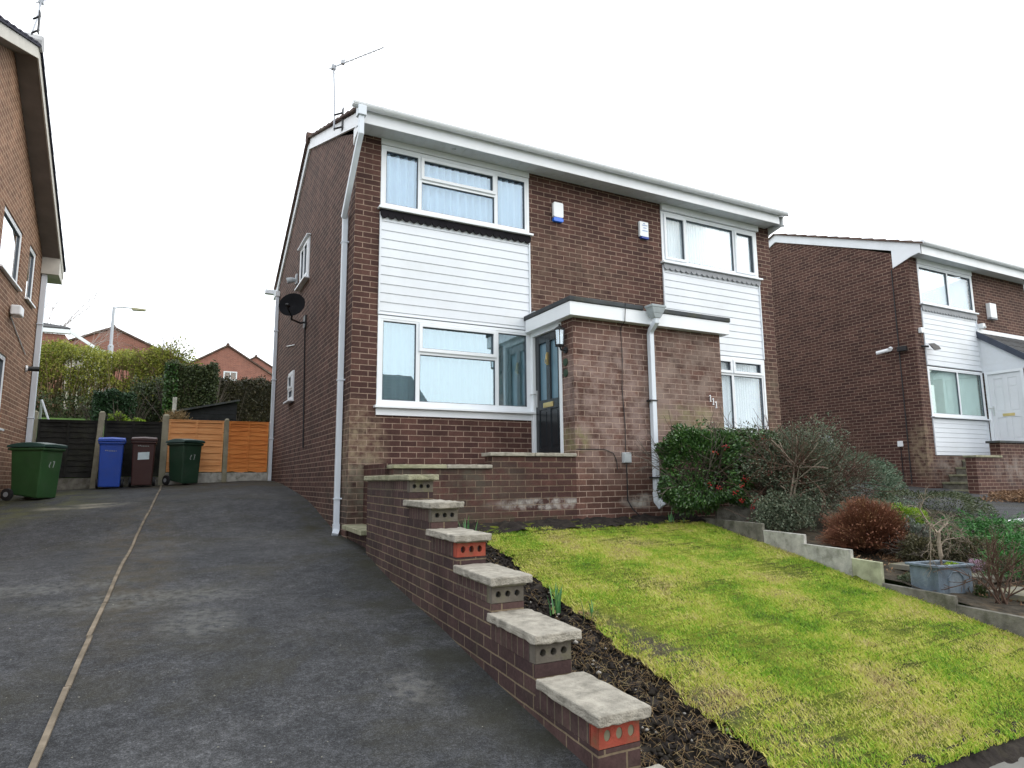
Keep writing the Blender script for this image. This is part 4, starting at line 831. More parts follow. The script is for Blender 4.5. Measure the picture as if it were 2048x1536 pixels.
window(lh, FG, 3.45, 4.86, 2.10, 3.05, [(3.495, 4.815, 2.145, 3.005, 0)], M_['glass_s'], M_['net'], d=-.03, sill=1)
window(lh, FG, 5.48, 6.14, 2.12, 3.10, [(5.525, 6.095, 2.165, 3.055, 0)], M_['glass_s'], M_['net'], d=-.03, sill=1)
window(lh, FG, 3.3, 4.60, -.25, .90, [(3.345, 4.555, -.205, .855, 0)], M_['glass_s'], M_['net'], d=-.03, sill=1)
m = M(); OV = .30; F3 = Fr((LX-8.2, 0, 0), (1, 0), (0, -1)); roof_slope(m, F3, 0, 8.2+OV+.03, .95, 3.52, -LRY, 5.42, 12, .3, .012)
F4 = Fr((LX-8.2, LY1, 0), (1, 0), (0, 1)); roof_slope(m, F4, 0, 8.2+OV+.03, .32, 3.12, -(LY1-LRY), 5.42, 12, .3, .012); rf = m.build('roof', M_['tile_dark'], lh)
m = M()
for i in range(20): m.tube([(LX+OV+.04-i*.44, LRY, 5.47), (LX+OV+.04-i*.44-.43, LRY, 5.47)], .12, 10)
m.build('ridge_tiles', M_['tile_pale'], rf)
barge(lh, FG, [(-.95, 3.50), (LRY, 5.40), (LY1+.30, 3.12)], .17, M_['cream'], OV-.02, OV, 'bargeboard')
m = M()
for (a, za), (b, zb) in (((-.95, 3.37), (LRY, 5.26)), ((LRY, 5.26), (LY1+.28, 2.98))): m.prism([(a, za-.02), (b, zb-.02), (b, zb), (a, za)], FG, .005, OV-.021)
m.build('verge_soffit', M_['ubox'], lh)
m = M(); m.prism([(LY1-.20, 2.90), (LY1+.30, 2.84), (LY1+.30, 3.06), (LY1-.20, 3.24)], FG, .004, OV-.01); m.build('box_end', M_['cream'], lh)
m = M(); m.rtube([(LX+.055, LY1-.10, 2.9), (LX+.055, LY1-.10, -1.3)], .09, .09)
for z in (1.9, .1): m.box(LX, LX+.11, LY1-.16, LY1-.04, z, z+.02)
m.build('downpipe', M_['pipe'], lh, bevel=.006)
aerial('tv aerial on the verge of the left-hand house, cut by the top of the photo', (LX+.30, 2.42, 5.25), (LX+.30, 2.78, 6.03), (-3.45, 2.2, 6.1), (.3, 1, 0), 7)
t = thing('floodlight', 'pale grey floodlight on the wall under the left house windows', 'light', (LX, 4.5, 1.65)); M().box(LX+.02, LX+.16, 4.35, 4.62, 1.56, 1.72).build('lamp_head', M_['white_old'], t, bevel=.02); M().tube([(LX, 4.5, 1.62), (LX+.05, 4.5, 1.62)], .04).build('mount', M_['greytrim'], t)
cable('white cable sagging down the left house brickwork', [(LX+.012, 4.5, 1.55), (LX+.012, 5.0, 1.40), (LX+.012, 5.9, 1.18)], .01, 'white_old')
t = thing('overflow_pipe', 'short black flue pipe beside the left house downpipe', 'pipe', (LX, 6.2, .95)); M().tube([(LX, 6.1, .95), (LX+.2, 6.15, .96)], .045, 10).build('pipe', M_['black'], t); M().tube([(LX, 6.1, .95), (LX+.03, 6.11, .95)], .06, 10).build('collar', M_['white_old'], t)

# ------------------------------------------------------------------ back fence
FY = 6.92
def panel(x0, x1, z0, z1, mat, mat2, label, lap, group, ncl=8):
    p = thing('garden_fence', label, 'fence panel', ((x0+x1)/2, FY, z0), group); m = M(); n = ncl; h = (z1-z0)/n; r = random.Random(int(x0*77))
    for i in range(n):
        z = z0+i*h; nn = 8
        for j in range(nn):
            a = x0+(x1-x0)*j/nn; b = x0+(x1-x0)*(j+1)/nn; w0 = lap*math.sin(j*1.7+i*2.3); w1 = lap*math.sin((j+1)*1.7+i*2.3)
            m.hexa([(a, FY-.028, z+w0), (b, FY-.028, z+w1), (b, FY-.01, z+w1), (a, FY-.01, z+w0), (a, FY-.012, z+h+.012), (b, FY-.012, z+h+.012), (b, FY-.004, z+h+.012), (a, FY-.004, z+h+.012)])
    m.build('boards', mat, p)
    m = M(); y0, y1 = FY-.045, FY-.029
    m.box(x0, x0+.04, y0, y1, z0, z1); m.box(x1-.04, x1, y0, y1, z0, z1); m.box(x0+.04, x1-.04, y0, y1, z1-.035, z1); c = (x0+x1)/2; m.box(c-.02, c+.02, y0, y1, z0, z1-.035)
    m.build('battens', mat2, p); M().box(x0-.005, x1+.005, FY-.05, FY, z1+.002, z1+.018).build('capping', mat2, p); return p
panel(-2.04, -1.0, -.90, .16, M_['fence_orange'], M_['fence_orange'], 'new pale orange fence panel with flat boards, behind the green bin', .003, None)
panel(-.90, -.10, -.90, .16, M_['fence_orange2'], M_['fence_orange2'], 'new deep orange wavy lap fence panel next to the house corner', .014, None, 11)
panel(-3.17, -2.16, -.98, .10, M_['fence_dark'], M_['fence_dark'], 'dark green-black fence panel behind the blue and brown bins', .008, 'dark fence panels', 10)
panel(-4.25, -3.27, -1.0, .09, M_['fence_dark'], M_['fence_dark'], 'dark green-black fence panel behind the large green bin', .008, 'dark fence panels', 10)
for i, (x0, x1, z0, z1) in enumerate(((-2.05, -.99, -1.2, -.915), (-.91, -.08, -1.2, -.915), (-3.17, -2.16, -1.4, -.995), (-4.25, -3.27, -1.4, -1.015))):
    o = M().box(x0, x1, FY-.035, FY+.015, z0, z1).build('gravel_board', M_['concrete' if i < 2 else 'concrete_dark'], origin=((x0+x1)/2, FY, z0), bevel=.006)
    tag(o, ['concrete gravel board under the pale orange panel', 'concrete gravel board under the deep orange panel', 'stained concrete gravel board behind the blue and brown bins', 'mossy concrete gravel board behind the large green bin'][i], 'gravel board', 'gravel boards under the fence')
for x, zt_, w, l, lean in ((-.945, .20, .09, 'slim concrete post between the two orange panels', 0), (-2.10, .25, .12, 'thick concrete post between orange and dark fence', .01), (-3.22, .27, .10, 'concrete post behind the blue bin leaning slightly', .07), (-4.32, .24, .12, 'concrete post beside the left house downpipe', .03), (-.06, .17, .06, 'thin concrete post against the house corner', 0)):
    m = M(); m.hexa([(x-w/2-lean, FY-.06, -1.4), (x+w/2-lean, FY-.06, -1.4), (x+w/2-lean, FY+.05, -1.4), (x-w/2-lean, FY+.05, -1.4), (x-w/2, FY-.06, zt_), (x+w/2, FY-.06, zt_), (x+w/2, FY+.05, zt_), (x-w/2, FY+.05, zt_)])
    m.hexa([(x-w/2, FY-.06, zt_), (x+w/2, FY-.06, zt_), (x+w/2, FY+.05, zt_), (x-w/2, FY+.05, zt_), (x-w/4, FY-.03, zt_+.03), (x+w/4, FY-.03, zt_+.03), (x+w/4, FY+.02, zt_+.03), (x-w/4, FY+.02, zt_+.03)])
    tag(m.build('fence_post', M_['concrete_post'], origin=(x, FY, -1.2), bevel=.004), l, 'fence post', 'concrete fence posts')

# ------------------------------------------------------------------ wheelie bins
def wbin(name, label, loc, rot, w, dp, h, body, lid, marks=None, sticker=False):
    b = thing(name, label, 'wheelie bin', (0, 0, 0)); m = M(); hb = h*.90
    w0, w1, d0, d1 = w*.41, w*.46, dp*.37, dp*.44
    m.hexa([(-w0, -d0, .03), (w0, -d0, .03), (w0, d0, .10), (-w0, d0, .10), (-w1, -d1, hb), (w1, -d1, hb), (w1, d1, hb), (-w1, d1, hb)])
    m.hexa([(-w1-.02, -d1-.025, hb-.05), (w1+.02, -d1-.025, hb-.05), (w1+.02, d1+.02, hb-.05), (-w1-.02, d1+.02, hb-.05), (-w1-.025, -d1-.03, hb), (w1+.025, -d1-.03, hb), (w1+.025, d1+.02, hb), (-w1-.025, d1+.02, hb)])
    m.build('body', body, b, bevel=.02)
    m = M(); n = 8; vs = []; fs = []
    for i in range(n+1):
        y = -d1-.045+(2*d1+.10)*i/n; t = i/n; z = hb+.004+h*.085*math.sin(PI*(.12+.80*t))**.6
        vs += [(-w1-.035, y, hb+.004), (-w1-.02, y, z), (0, y, z+.012), (w1+.02, y, z), (w1+.035, y, hb+.004)]
    for i in range(n):
        for k in range(4): fs.append((i*5+k, i*5+k+1, (i+1)*5+k+1, (i+1)*5+k))
        fs.append((i*5+4, i*5, (i+1)*5, (i+1)*5+4))
    fs += [(0, 1, 2, 3, 4), tuple(n*5+k for k in (4, 3, 2, 1, 0))]; m.add(vs, fs); m.build('lid', lid, b, bevel=.008)
    m = M(); m.tube([(-w1*.9, d1+.06, hb-.02), (w1*.9, d1+.06, hb-.02)], .016, 8); 
    for x in (-w1*.9, w1*.9): m.tube([(x, d1, hb-.03), (x, d1+.06, hb-.02)], .016, 8)
    m.build('handle', lid, b)
    for x in (-w0-.03, w0+.03):
        m = M(); m.lathe([(.0, -.025), (.075, -.025), (.095, -.018), (.095, .018), (.075, .025), (.0, .025)], (x, d0+.03, .10), 20, (1, 0, 0)); wh = m.build('wheel', M_['black'], b)
        M().lathe([(.0, -.03), (.04, -.03), (.04, .03), (0, .03)], (x, d0+.03, .10), 12, (1, 0, 0)).build('hub', M_['greytrim'], wh)
    if marks:
        m = M()
        tl = (d1-d0)/(hb-.03)
        for (xa, za), (xb, zb) in marks:
            q = [Vector((xa, 0, za)), Vector((xb, 0, zb))]; dd = (q[1]-q[0]).normalized(); nn_ = Vector((-dd.z, 0, dd.x))*.007
            P = [q[0]-nn_, q[1]-nn_, q[1]+nn_, q[0]+nn_]; yy = lambda z: -d0-(z-.03)*tl
            m.hexa([(p.x, yy(p.z)-.004, p.z) for p in P]+[(p.x, yy(p.z)+.002, p.z) for p in P])
        m.build('marking', M_['mark'], b)
    if sticker:
        m = M(); tl = (d1-d0)/(hb-.03); yy = lambda z: -d0-(z-.03)*tl; za, zb = hb*.60, hb*.76
        m.hexa([(-.09, yy(za)-.005, za-.006), (.10, yy(za)-.005, za+.006), (.10, yy(za), za+.006), (-.09, yy(za), za-.006), (-.09, yy(zb)-.005, zb-.006), (.10, yy(zb)-.005, zb+.006), (.10, yy(zb), zb+.006), (-.09, yy(zb), zb-.006)]); m.build('sticker', M_['sticker'], b)
    b.location = loc; b.rotation_euler = (0, 0, math.radians(rot)); return b
logo = lambda z: [((-.10+i*.028, z), (-.10+i*.028+.018, z+(.012 if i < 2 else 0))) for i in range(7)]
num = lambda z: [((-.02, z+.09), (-.05, z+.02)), ((-.05, z+.02), (-.03, z+.0)), ((.06, z+.10), (.03, z+.09)), ((.06, z+.10), (.04, z))]
wbin('wheelie_bin', 'large mid-green wheelie bin with white scrawled number at the left house wall', (-3.90, 4.75, G(-3.9, 4.7)-.01), 60, .50, .60, .93, M_['bin_green'], M_['bin_lid'], num(.52))
wbin('wheelie_bin', 'slim bright blue wheelie bin in front of the dark fence', (-2.98, 6.42, G(-3, 6.3)), 2, .43, .50, .98, M_['bin_blue'], M_['bin_blue'], logo(.71))
wbin('wheelie_bin', 'slim dark brown wheelie bin with white sticker beside the blue one', (-2.44, 6.38, G(-2.4, 6.3)), 0, .42, .50, .97, M_['bin_brown'], M_['bin_brown'], logo(.78), True)
wbin('wheelie_bin', 'dark green wheelie bin in front of the pale orange fence panel', (-1.72, 6.35, G(-1.7, 6.2)), 38, .46, .50, .92, M_['bin_green2'], M_['bin_lid'], num(.5))

# ------------------------------------------------------------------ lawn grass (stuff)
r = rg(21); n = 230000; yy = -1.45-4.85*r.uniform(0, 1, n)**.9; uu = r.uniform(-.02, 1.0, n); x0 = lx0(yy); x1 = 4.45+.16*(yy+1.3); xx = x0+uu*(x1-x0-.02)
def vnoise(x, y, s, seed):
    q = rg(seed); o = np.zeros_like(x)
    for k in range(7): a = q.uniform(0, 6.28); f = s*q.uniform(.5, 2.2); o += np.sin((x*math.cos(a)+y*math.sin(a))*f+q.uniform(0, 6.28))
    return o/3.2
den = vnoise(xx, yy, 4.5, 3)+.6*vnoise(xx, yy, 14, 5); bare = np.exp(-((uu-.04)/.07)**2)*(yy < -3.6)*1.3+np.exp(-((xx-2.9)/.9)**2-((yy+1.5)/.22)**2)*.9
keep = (den*.8-bare+r.normal(size=n)*.8+.5*vnoise(xx, yy, 45, 6)) > -1.35; xx, yy, den = xx[keep], yy[keep], den[keep]; n = len(xx)
zz = -1.66+.16*(yy+1.3)-.006; h = .021*r.uniform(.45, 1.5, n)*(1+.25*den); a = r.uniform(0, 6.28, n); lean = r.uniform(.2, 1.25, n)*h; w = r.uniform(.0014, .0028, n)
dx, dy = np.cos(a), np.sin(a); P = np.stack([xx, yy, zz], 1)
V = np.stack([P+np.stack([-dy*w, dx*w, 0*w], 1), P+np.stack([dy*w, -dx*w, 0*w], 1), P+np.stack([dx*lean*.45+dy*w*.7, dy*lean*.45-dx*w*.7, h*.65], 1), P+np.stack([dx*lean, dy*lean, h], 1)], 1).reshape(-1, 3)
go = rawmesh('lawn_grass', V, np.arange(4*n).reshape(n, 4), L_['grass']); go['kind'] = 'stuff'; tag(go, 'patchy yellow-green lawn grass sloping down to the pavement', 'grass')
# dry stalks on the soil bed
r = rg(5); n = 1900; yy = r.uniform(-6.4, -1.3, n); yy = np.where(r.uniform(size=n) < .65, r.uniform(-6.45, -4.2, n), yy); xx = (.014+.065*yy+.27)+r.uniform(0, 1, n)*((lx0(yy)+.12)-(.014+.065*yy+.27)); zz = -1.66+.16*(yy+1.3)-.02
a = r.uniform(0, 6.28, n); L = r.uniform(.012, .06, n); P0 = np.stack([xx, yy, zz], 1); P1 = P0+np.stack([np.cos(a)*L, np.sin(a)*L, r.uniform(.0, .045, n)], 1); P2 = P1+np.stack([np.cos(a+1)*L*.6, np.sin(a+1)*L*.6, -r.uniform(0, .03, n)], 1)
o = sticks('dry_stalks', np.concatenate([P0, P1]), np.concatenate([P1, P2]), .0013, .0009, L_['straw']); o['kind'] = 'stuff'; tag(o, 'dry straw stalks and roots littering the dark flower bed', 'straw')
n = 5200; yy = r.uniform(-6.4, -1.15, n); xx = (.25+.065*yy)+r.uniform(0, 1, n)*(lx0(yy)+.06-(.25+.065*yy)); sz = r.uniform(.006, .026, n); P = np.stack([xx, yy, -1.66+.16*(yy+1.3)-.045+sz*.3], 1)
q = rg(77).uniform(.55, 1.35, (n, 6, 1))*sz[:, None, None]*np.array([[1, .2, 0], [-1, 0, .2], [0, 1, 0], [.2, -1, 0], [0, 0, .8], [0, 0, -.8]])[None]; V = (P[:, None]+q).reshape(-1, 3)
F0 = np.array([(0, 2, 4), (2, 1, 4), (1, 3, 4), (3, 0, 4), (2, 0, 5), (1, 2, 5), (3, 1, 5), (0, 3, 5)])
o = rawmesh('soil_clods', V, ((np.arange(n)*6)[:, None, None]+F0[None]).reshape(-1, 3), M_['soil']); o['kind'] = 'stuff'; tag(o, 'dark crumbly clods of earth in the flower bed', 'soil')
n = 110; yy = r.uniform(-6.3, -1.4, n); xx = (.30+.065*yy)+r.uniform(0, 1, n)*.75; P = np.stack([xx, yy, -1.66+.16*(yy+1.3)-.01], 1)
V = []; Fc = []
for i, p in enumerate(P):
    s = r.uniform(.004, .014)*(2.2 if i < 8 else 1); k = len(V); q = r.uniform(.6, 1.3, (6, 3))*s*np.array([[1, 0, 0], [-1, 0, 0], [0, 1, 0], [0, -1, 0], [0, 0, .7], [0, 0, -.7]]); V += list(p+q)
    Fc += [(k+a_, k+b_, k+c_) for a_, b_, c_ in ((0, 2, 4), (2, 1, 4), (1, 3, 4), (3, 0, 4), (2, 0, 5), (1, 2, 5), (3, 1, 5), (0, 3, 5))]
o = rawmesh('pebbles', V, Fc, plain('pebble', (.30, .28, .25), .8, .3, .4, 40)); o['kind'] = 'stuff'; tag(o, 'small stones and clods scattered on the flower bed', 'stones')
r = rg(31); n = 1100; yy = r.uniform(-6, 6.5, n); xx = r.uniform(-4.2, -.2, n); V = []; Fc = []
for i in range(n):
    s = r.uniform(.0015, .006)*(1 if i % 6 else 1.4); k = len(V); p = np.array([xx[i], yy[i], G(xx[i], yy[i])+.002]); q = r.uniform(.5, 1.2, (5, 3))*s*np.array([[1, 0, 0], [-1, 0, 0], [0, 1, 0], [0, -1, 0], [0, 0, .7]]); V += list(p+q); Fc += [(k+a_, k+b_, k+4) for a_, b_ in ((0, 2), (2, 1), (1, 3), (3, 0))]
o = rawmesh('grit', V, Fc, plain('grit_stone', (.17, .165, .14), .8, .3, .7, 40)); o['kind'] = 'stuff'; tag(o, 'pale grit and crumbs scattered over the tarmac drive', 'grit')
# daffodil shoots
def daff(x, y, n, h, label, seed):
    t = thing('daffodil_shoots', label, 'plant', (x, y, LAWN(x, y)), 'daffodil shoots in the flower beds'); r = rg(seed); V = []; Fc = []
    for i in range(n):
        p = np.array([x, y, LAWN(x, y)-.02])+np.array([r.normal()*.03, r.normal()*.03, 0]); a = r.uniform(0, 6.28); hh = h*r.uniform(.6, 1.1); w = .008; d = np.array([math.cos(a), math.sin(a), 0]); s = np.array([-d[1], d[0], 0])
        for j in range(4):
            t0, t1 = j/4, (j+1)/4; c0 = p+d*hh*.25*t0**2+np.array([0, 0, hh*t0]); c1 = p+d*hh*.25*t1**2+np.array([0, 0, hh*t1]); w0, w1 = w*(1-.5*t0), w*(1-.5*t1 if j < 3 else .1); k = len(V)
            V += [c0-s*w0, c0+s*w0, c1+s*w1, c1-s*w1]; Fc.append((k, k+1, k+2, k+3))
    rawmesh('blades', V, Fc, L_['daff'], t)
    if seed < 4: leaves('dry_sheath', np.array([x, y, LAWN(x, y)])+rg(seed).normal(size=(8, 3))*.02, .04, L_['straw'], t)
daff(.62, -3.95, 16, .20, 'thick daffodil shoots at the lawn edge beside the fourth coping', 1); daff(.80, -4.12, 7, .19, 'smaller daffodil shoots just right of the thick clump', 2)
daff(.92, -1.62, 9, .22, 'daffodil shoots by the terrace wall behind the second coping', 3); daff(3.85, -1.55, 8, .18, 'daffodil shoots below the porch downpipe', 6); daff(4.05, -1.58, 4, .12, 'sparse short daffodil shoots near the berry bush', 8)

# ------------------------------------------------------------------ concrete edging panels
for i, (ya, yb, z1, mt, l) in enumerate([(-1.5, -2.70, -1.65, 'concrete_dark', 'dirty concrete edging panel nearest the porch'), (-2.705, -3.34, -1.73, 'concrete', 'pale concrete edging panel left of the russet bush'), (-3.31, -3.96, -1.83, 'concrete', 'long white-stained edging panel under the russet bush'), (-3.945, -4.29, -1.915, 'concrete_green', 'greenish end panel standing proud of the lawn edge'),
                                        (-4.30, -5.0, -2.105, 'concrete_dark', 'low dark concrete edge in front of the lead planter'), (-4.985, -6.3, -2.18, 'concrete_dark', 'long low concrete edge at the right border of the photo')]):
    m = M(); o = .0 if i % 2 else .012; m.hexa([(ex(ya)-o, ya, -2.9), (ex(ya)+.045-o, ya, -2.9), (ex(yb)+.045-o, yb, -2.9), (ex(yb)-o, yb, -2.9), (ex(ya)-o, ya, z1), (ex(ya)+.045-o, ya, z1), (ex(yb)+.045-o, yb, z1-.005), (ex(yb)-o, yb, z1-.005)])
    tag(m.build('edging_panel', M_[mt], origin=(ex(ya), ya, z1-.2), bevel=.004), l, 'edging', 'concrete edging along the lawn')
o = M().hexa([(4.55, -1.62, -1.9), (5.45, -2.0, -1.9), (5.43, -2.05, -1.9), (4.53, -1.67, -1.9), (4.55, -1.62, -1.50), (5.45, -2.0, -1.50), (5.43, -2.05, -1.50), (4.53, -1.67, -1.50)]).build('edging_panel', M_['concrete_dark'], origin=(5, -1.8, -1.6)); tag(o, 'dark mossy concrete panel under the straggly bush', 'edging', 'concrete edging along the lawn')

# ------------------------------------------------------------------ right garden planting
def bush(name, label, c, rad, n, size, lm, seed, lump=.2, shell=.5, aspect=.5, zmin=None, cat='bush', nb=10, bark='bark', up=None, group=None, tips=None, twl=.5, sq=1.0):
    base = (c[0], c[1], c[2]-rad[2]*.9); t = thing(name, label, cat, base, group)
    P = blob_pts(n, c, rad, seed, shell, lump, zmin, sq); d = (P-np.array(c)); leaves('foliage', P, size, lm, t, aspect, seed+1, up, d/np.linalg.norm(d, axis=1)[:, None])
    out = []; rs = rg(seed+5)
    for i in range(nb):
        a = rs.uniform(0, 6.28); branch(rs, base, (math.cos(a)*rad[0]/rad[2]*.8, math.sin(a)*rad[1]/rad[2]*.8, 1), rad[2]*1.25, .012, 2, out, twl)
    segs('branches', out, M_[bark], t)
    if tips is not None: P2 = P[rg(seed+9).uniform(size=len(P)) < tips[1]]; leaves('shoot_tips', P2, size*1.2, tips[0], t, aspect, seed+3)
    return t
# berry bush by the porch
bb = bush('berry_bush', 'clipped dark green bush with red berries at the porch downpipe', (4.25, -1.75, -1.0), (.66, .32, .52), 19000, .043, L_['holly'], 41, .16, .72, .5, zmin=-1.66, sq=.62)
P = blob_pts(10000, (5.15, -1.7, -.80), (.66, .32, .34), 45, .7, .18, -1.5, .7); leaves('foliage', P, .045, L_['holly'], bb, .5, 44)
P = blob_pts(2500, (4.5, -1.75, -.62), (.6, .3, .16), 49, .5, .5, -1.62); leaves('foliage', P, .045, L_['holly'], bb, .5, 46)
rs = rg(50)
for i, (x, y, z) in enumerate([(4.30, -2.12, -.72), (4.12, -2.10, -.80), (4.15, -2.10, -1.24), (4.52, -2.14, -1.22), (4.60, -2.13, -1.13), (4.42, -2.12, -1.31), (4.5, -2.12, -1.41), (4.8, -2.1, -1.43), (4.72, -2.12, -1.5), (4.04, -2.08, -1.2), (5.05, -2.08, -.6)]):
    m = M()
    for k in range(12): q = np.array([x, y, z])+rs.normal(size=3)*np.array([.028, .012, .016]); m.lathe([(.004, -.008), (.0065, 0), (.004, .006)], q, 6)
    m.build('berry_cluster', M_['berry'], bb, smooth=True)
cb = bush('cotoneaster_bush', 'straggly grey-green bush with bare arching twigs beside the berry bush', (5.6, -2.1, -1.06), (.90, .50, .60), 19000, .034, L_['coton'], 61, .38, .35, .5, zmin=-1.75, nb=26, bark='twig_brown', tips=(L_['coton_red'], .10))
P = blob_pts(6000, (4.95, -2.42, -1.55), (.55, .22, .26), 64, .3, .3); leaves('foliage', P, .032, L_['coton'], cb, .5, 63)
P = blob_pts(7000, (6.0, -1.95, -.90), (.62, .5, .50), 65, .4, .3, -1.7); leaves('foliage', P, .032, L_['coton'], cb, .5, 66)
out = []; rs = rg(67)
for i in range(40):
    a = rs.uniform(-.9, .9); p = np.array([5.8+rs.normal()*.45, -2.25+rs.normal()*.15, -1.25+rs.normal()*.2]); branch(rs, p, (math.sin(a), -.25, .9), .30, .005, 2, out, .5, .05)
segs('bare_twigs', out, M_['twig_brown'], cb)
out = []
for x0 in (5.05, 5.12, 5.25): branch(rg(int(x0*100)), (x0, -2.35, -1.6), (.15*(x0-5.12)*8, -.1, 1), .62, .016, 1, out, .5)
segs('pale_stems', out, M_['bark_pale'], cb)
bush('groundcover_mound', 'tall mound of grey-green small-leaved shrub against the tarmac drive', (7.8, -.8, -1.28), (1.65, 1.0, .64), 34000, .036, L_['mound'], 71, .14, .8, .45, zmin=-1.6, nb=6)
bush('groundcover_mound', 'lower olive mound spilling toward the tarmac drive', (8.4, -2.1, -1.74), (1.25, .8, .42), 18000, .034, L_['mound2'], 75, .15, .8, .45, zmin=-1.9, nb=5)
bush('groundcover_mound', 'flat dark creeping shrub along the edge of the tarmac drive', (7.8, -3.9, -1.92), (1.1, .75, .2), 8000, .034, L_['mound2'], 77, .2, .8, .45, nb=4)
# russet dome: twigs radiate from the base
rd = thing('russet_bush', 'rounded reddish-brown twiggy bush behind the edging panels', 'bush', (4.95, -3.5, -1.86))
r = rg(81); n = 5200; cc = np.array([4.95, -3.5, -1.88]); d = r.normal(size=(n, 3)); d[:, 2] = np.abs(d[:, 2])*1.1; d /= np.linalg.norm(d, axis=1)[:, None]; R = (1+.13*np.sin(d[:, 0]*5+1)*np.sin(d[:, 1]*6)+.08*np.sin(d[:, 2]*11+d[:, 0]*9))[:, None]*np.array([.45, .42, .52]); 
P1 = cc+d*R*r.uniform(.82, 1.03, n)[:, None]; P0 = cc+d*R*r.uniform(.25, .6, n)[:, None]+r.normal(size=(n, 3))*.02
sticks('twigs', P0, P1, .0035, .0016, L_['redtwig'], rd); leaves('foliage', cc+d*R*r.uniform(.6, 1.04, n)[:, None], .02, L_['redtwig'], rd, .6, 82)
sticks('branches', np.repeat(cc[None]-[0, 0, .12], 60, 0), cc+d[:60]*R[:60]*.6, .008, .005, M_['twig_brown'], rd)
bush('dwarf_conifer', 'small bright yellow-green conifer behind the russet bush', (6.12, -3.2, -1.68), (.30, .28, .20), 5000, .035, L_['yellow'], 85, .2, .6, .3)
bush('grey_shrub', 'small grey-leaved shrub right of the russet bush', (5.40, -3.75, -1.80), (.18, .16, .18), 2200, .03, L_['grey'], 87, .2)
bush('olive_shrub', 'low brown-olive shrub behind the lead planter', (4.98, -4.05, -1.90), (.20, .18, .16), 3000, .03, L_['olive'], 89, .3, .3)
def juniper(label, c, R, n, seed):
    t = thing('juniper_bush', label, 'bush', (c[0], c[1], c[2]-.2), 'bright green junipers'); r = rg(seed); P = []; D = []
    for i in range(n):
        a = r.uniform(0, 6.28); el = r.uniform(.1, .9); L = R*r.uniform(.5, 1.05); d = np.array([math.cos(a)*math.cos(el), math.sin(a)*math.cos(el), math.sin(el)*.6]); p = np.array(c)+np.array([r.normal()*R*.25, r.normal()*R*.2, -.08])
        for k in range(44):
            s = k/44; q = p+d*L*s+np.array([0, 0, .02*math.sin(s*3)]); P.append(q+r.normal(size=3)*.028*(1.2-s)); D.append(d)
    leaves('foliage', P, .045, L_['juniper'], t, .22, seed, None, D); P0 = np.repeat(np.array(c)[None]-[0, 0, .15], 20, 0); dd = r.normal(size=(20, 3)); dd[:, 2] = abs(dd[:, 2])*.5
    sticks('branches', P0, P0+dd*R*.4, .01, .005, M_['bark'], t); return t
juniper('feathery bright green juniper behind the planter', (6.2, -4.1, -1.88), .75, 170, 91); juniper('bright green juniper at the right edge of the photo', (6.2, -4.75, -1.92), .8, 170, 92); juniper('dark feathery juniper between the yellow conifer and the drive', (7.3, -3.5, -1.74), .6, 70, 93)
bush('creeping_shrub', 'low dark green creeping shrub in front of the yellow-green conifer', (5.85, -3.35, -1.84), (.40, .26, .15), 4200, .03, L_['mound2'], 301, .25, .4, cat='shrub', nb=4)
bush('creeping_shrub', 'mid-green spreading shrub behind the russet bush', (6.3, -2.7, -1.66), (.65, .40, .22), 7500, .032, L_['mound'], 303, .25, .4, cat='shrub', nb=5)
bush('creeping_shrub', 'low green shrub between the heather and the bright junipers', (5.35, -4.7, -1.98), (.38, .28, .13), 3600, .03, L_['juniper'], 305, .3, .4, .3, cat='shrub', nb=4)
bush('creeping_shrub', 'dark low shrub filling the bed left of the bare little tree', (5.5, -4.15, -1.90), (.40, .26, .16), 4200, .03, L_['olive'], 307, .3, .4, cat='shrub', nb=4)
# planter with bare acer
pl = thing('lead_planter', 'square blue-grey lead planter with raised panels', 'planter', (4.25, -4.72, -2.14))
pc = Vector((4.20, -4.70, -2.175)); ang = math.radians(-9); U = (math.cos(ang), math.sin(ang)); N = (math.sin(ang), -math.cos(ang)); FP = Fr((pc.x, pc.y, pc.z), U, N)
pw, pd, ph = .20, .14, .26
m = M(); 
for a0, a1, b0, b1 in ((-pw, pw, pd-.02, pd), (-pw, pw, -pd, -pd+.02), (-pw, -pw+.02, -pd+.02, pd-.02), (pw-.02, pw, -pd+.02, pd-.02)): m.box(a0, a1, b0, b1, 0, ph, FP)
m.build('box', M_['planter'], pl, bevel=.004)
m = M()
for a0, a1, b0, b1 in ((-pw-.025, pw+.025, pd-.025, pd+.025), (-pw-.025, pw+.025, -pd-.025, -pd+.025), (-pw-.025, -pw+.025, -pd+.025, pd-.025), (pw-.025, pw+.025, -pd+.025, pd-.025)): m.box(a0, a1, b0, b1, ph, ph+.02, FP)
m.build('rim', M_['planter'], pl, bevel=.004)
for F5, hw in ((FP, pw), (Fr((pc.x+U[0]*pw-N[0]*0, pc.y+U[1]*pw, pc.z), (-N[0], -N[1]), U), pd)):
    m = M(); dd = pd if F5 is FP else 0.0
    pts = [(-hw*.45, .06), (-hw*.45, .17), (-hw*.2, .22), (hw*.2, .22), (hw*.45, .17), (hw*.45, .06)]
    m.tube([F5.p(a, dd+.004, z) for a, z in pts], .007, 6); m.build('raised_panel', M_['planter'], pl)
M().box(-pw+.02, pw-.02, -pd+.02, pd-.02, .1, ph-.03, FP).build('compost', M_['soilmix'], pl)
ac = thing('bare_acer_tree', 'small leafless weeping tree growing in the lead planter', 'tree', tuple(FP.p(.02, 0, ph-.03))); b0 = FP.p(.02, 0, ph-.04)
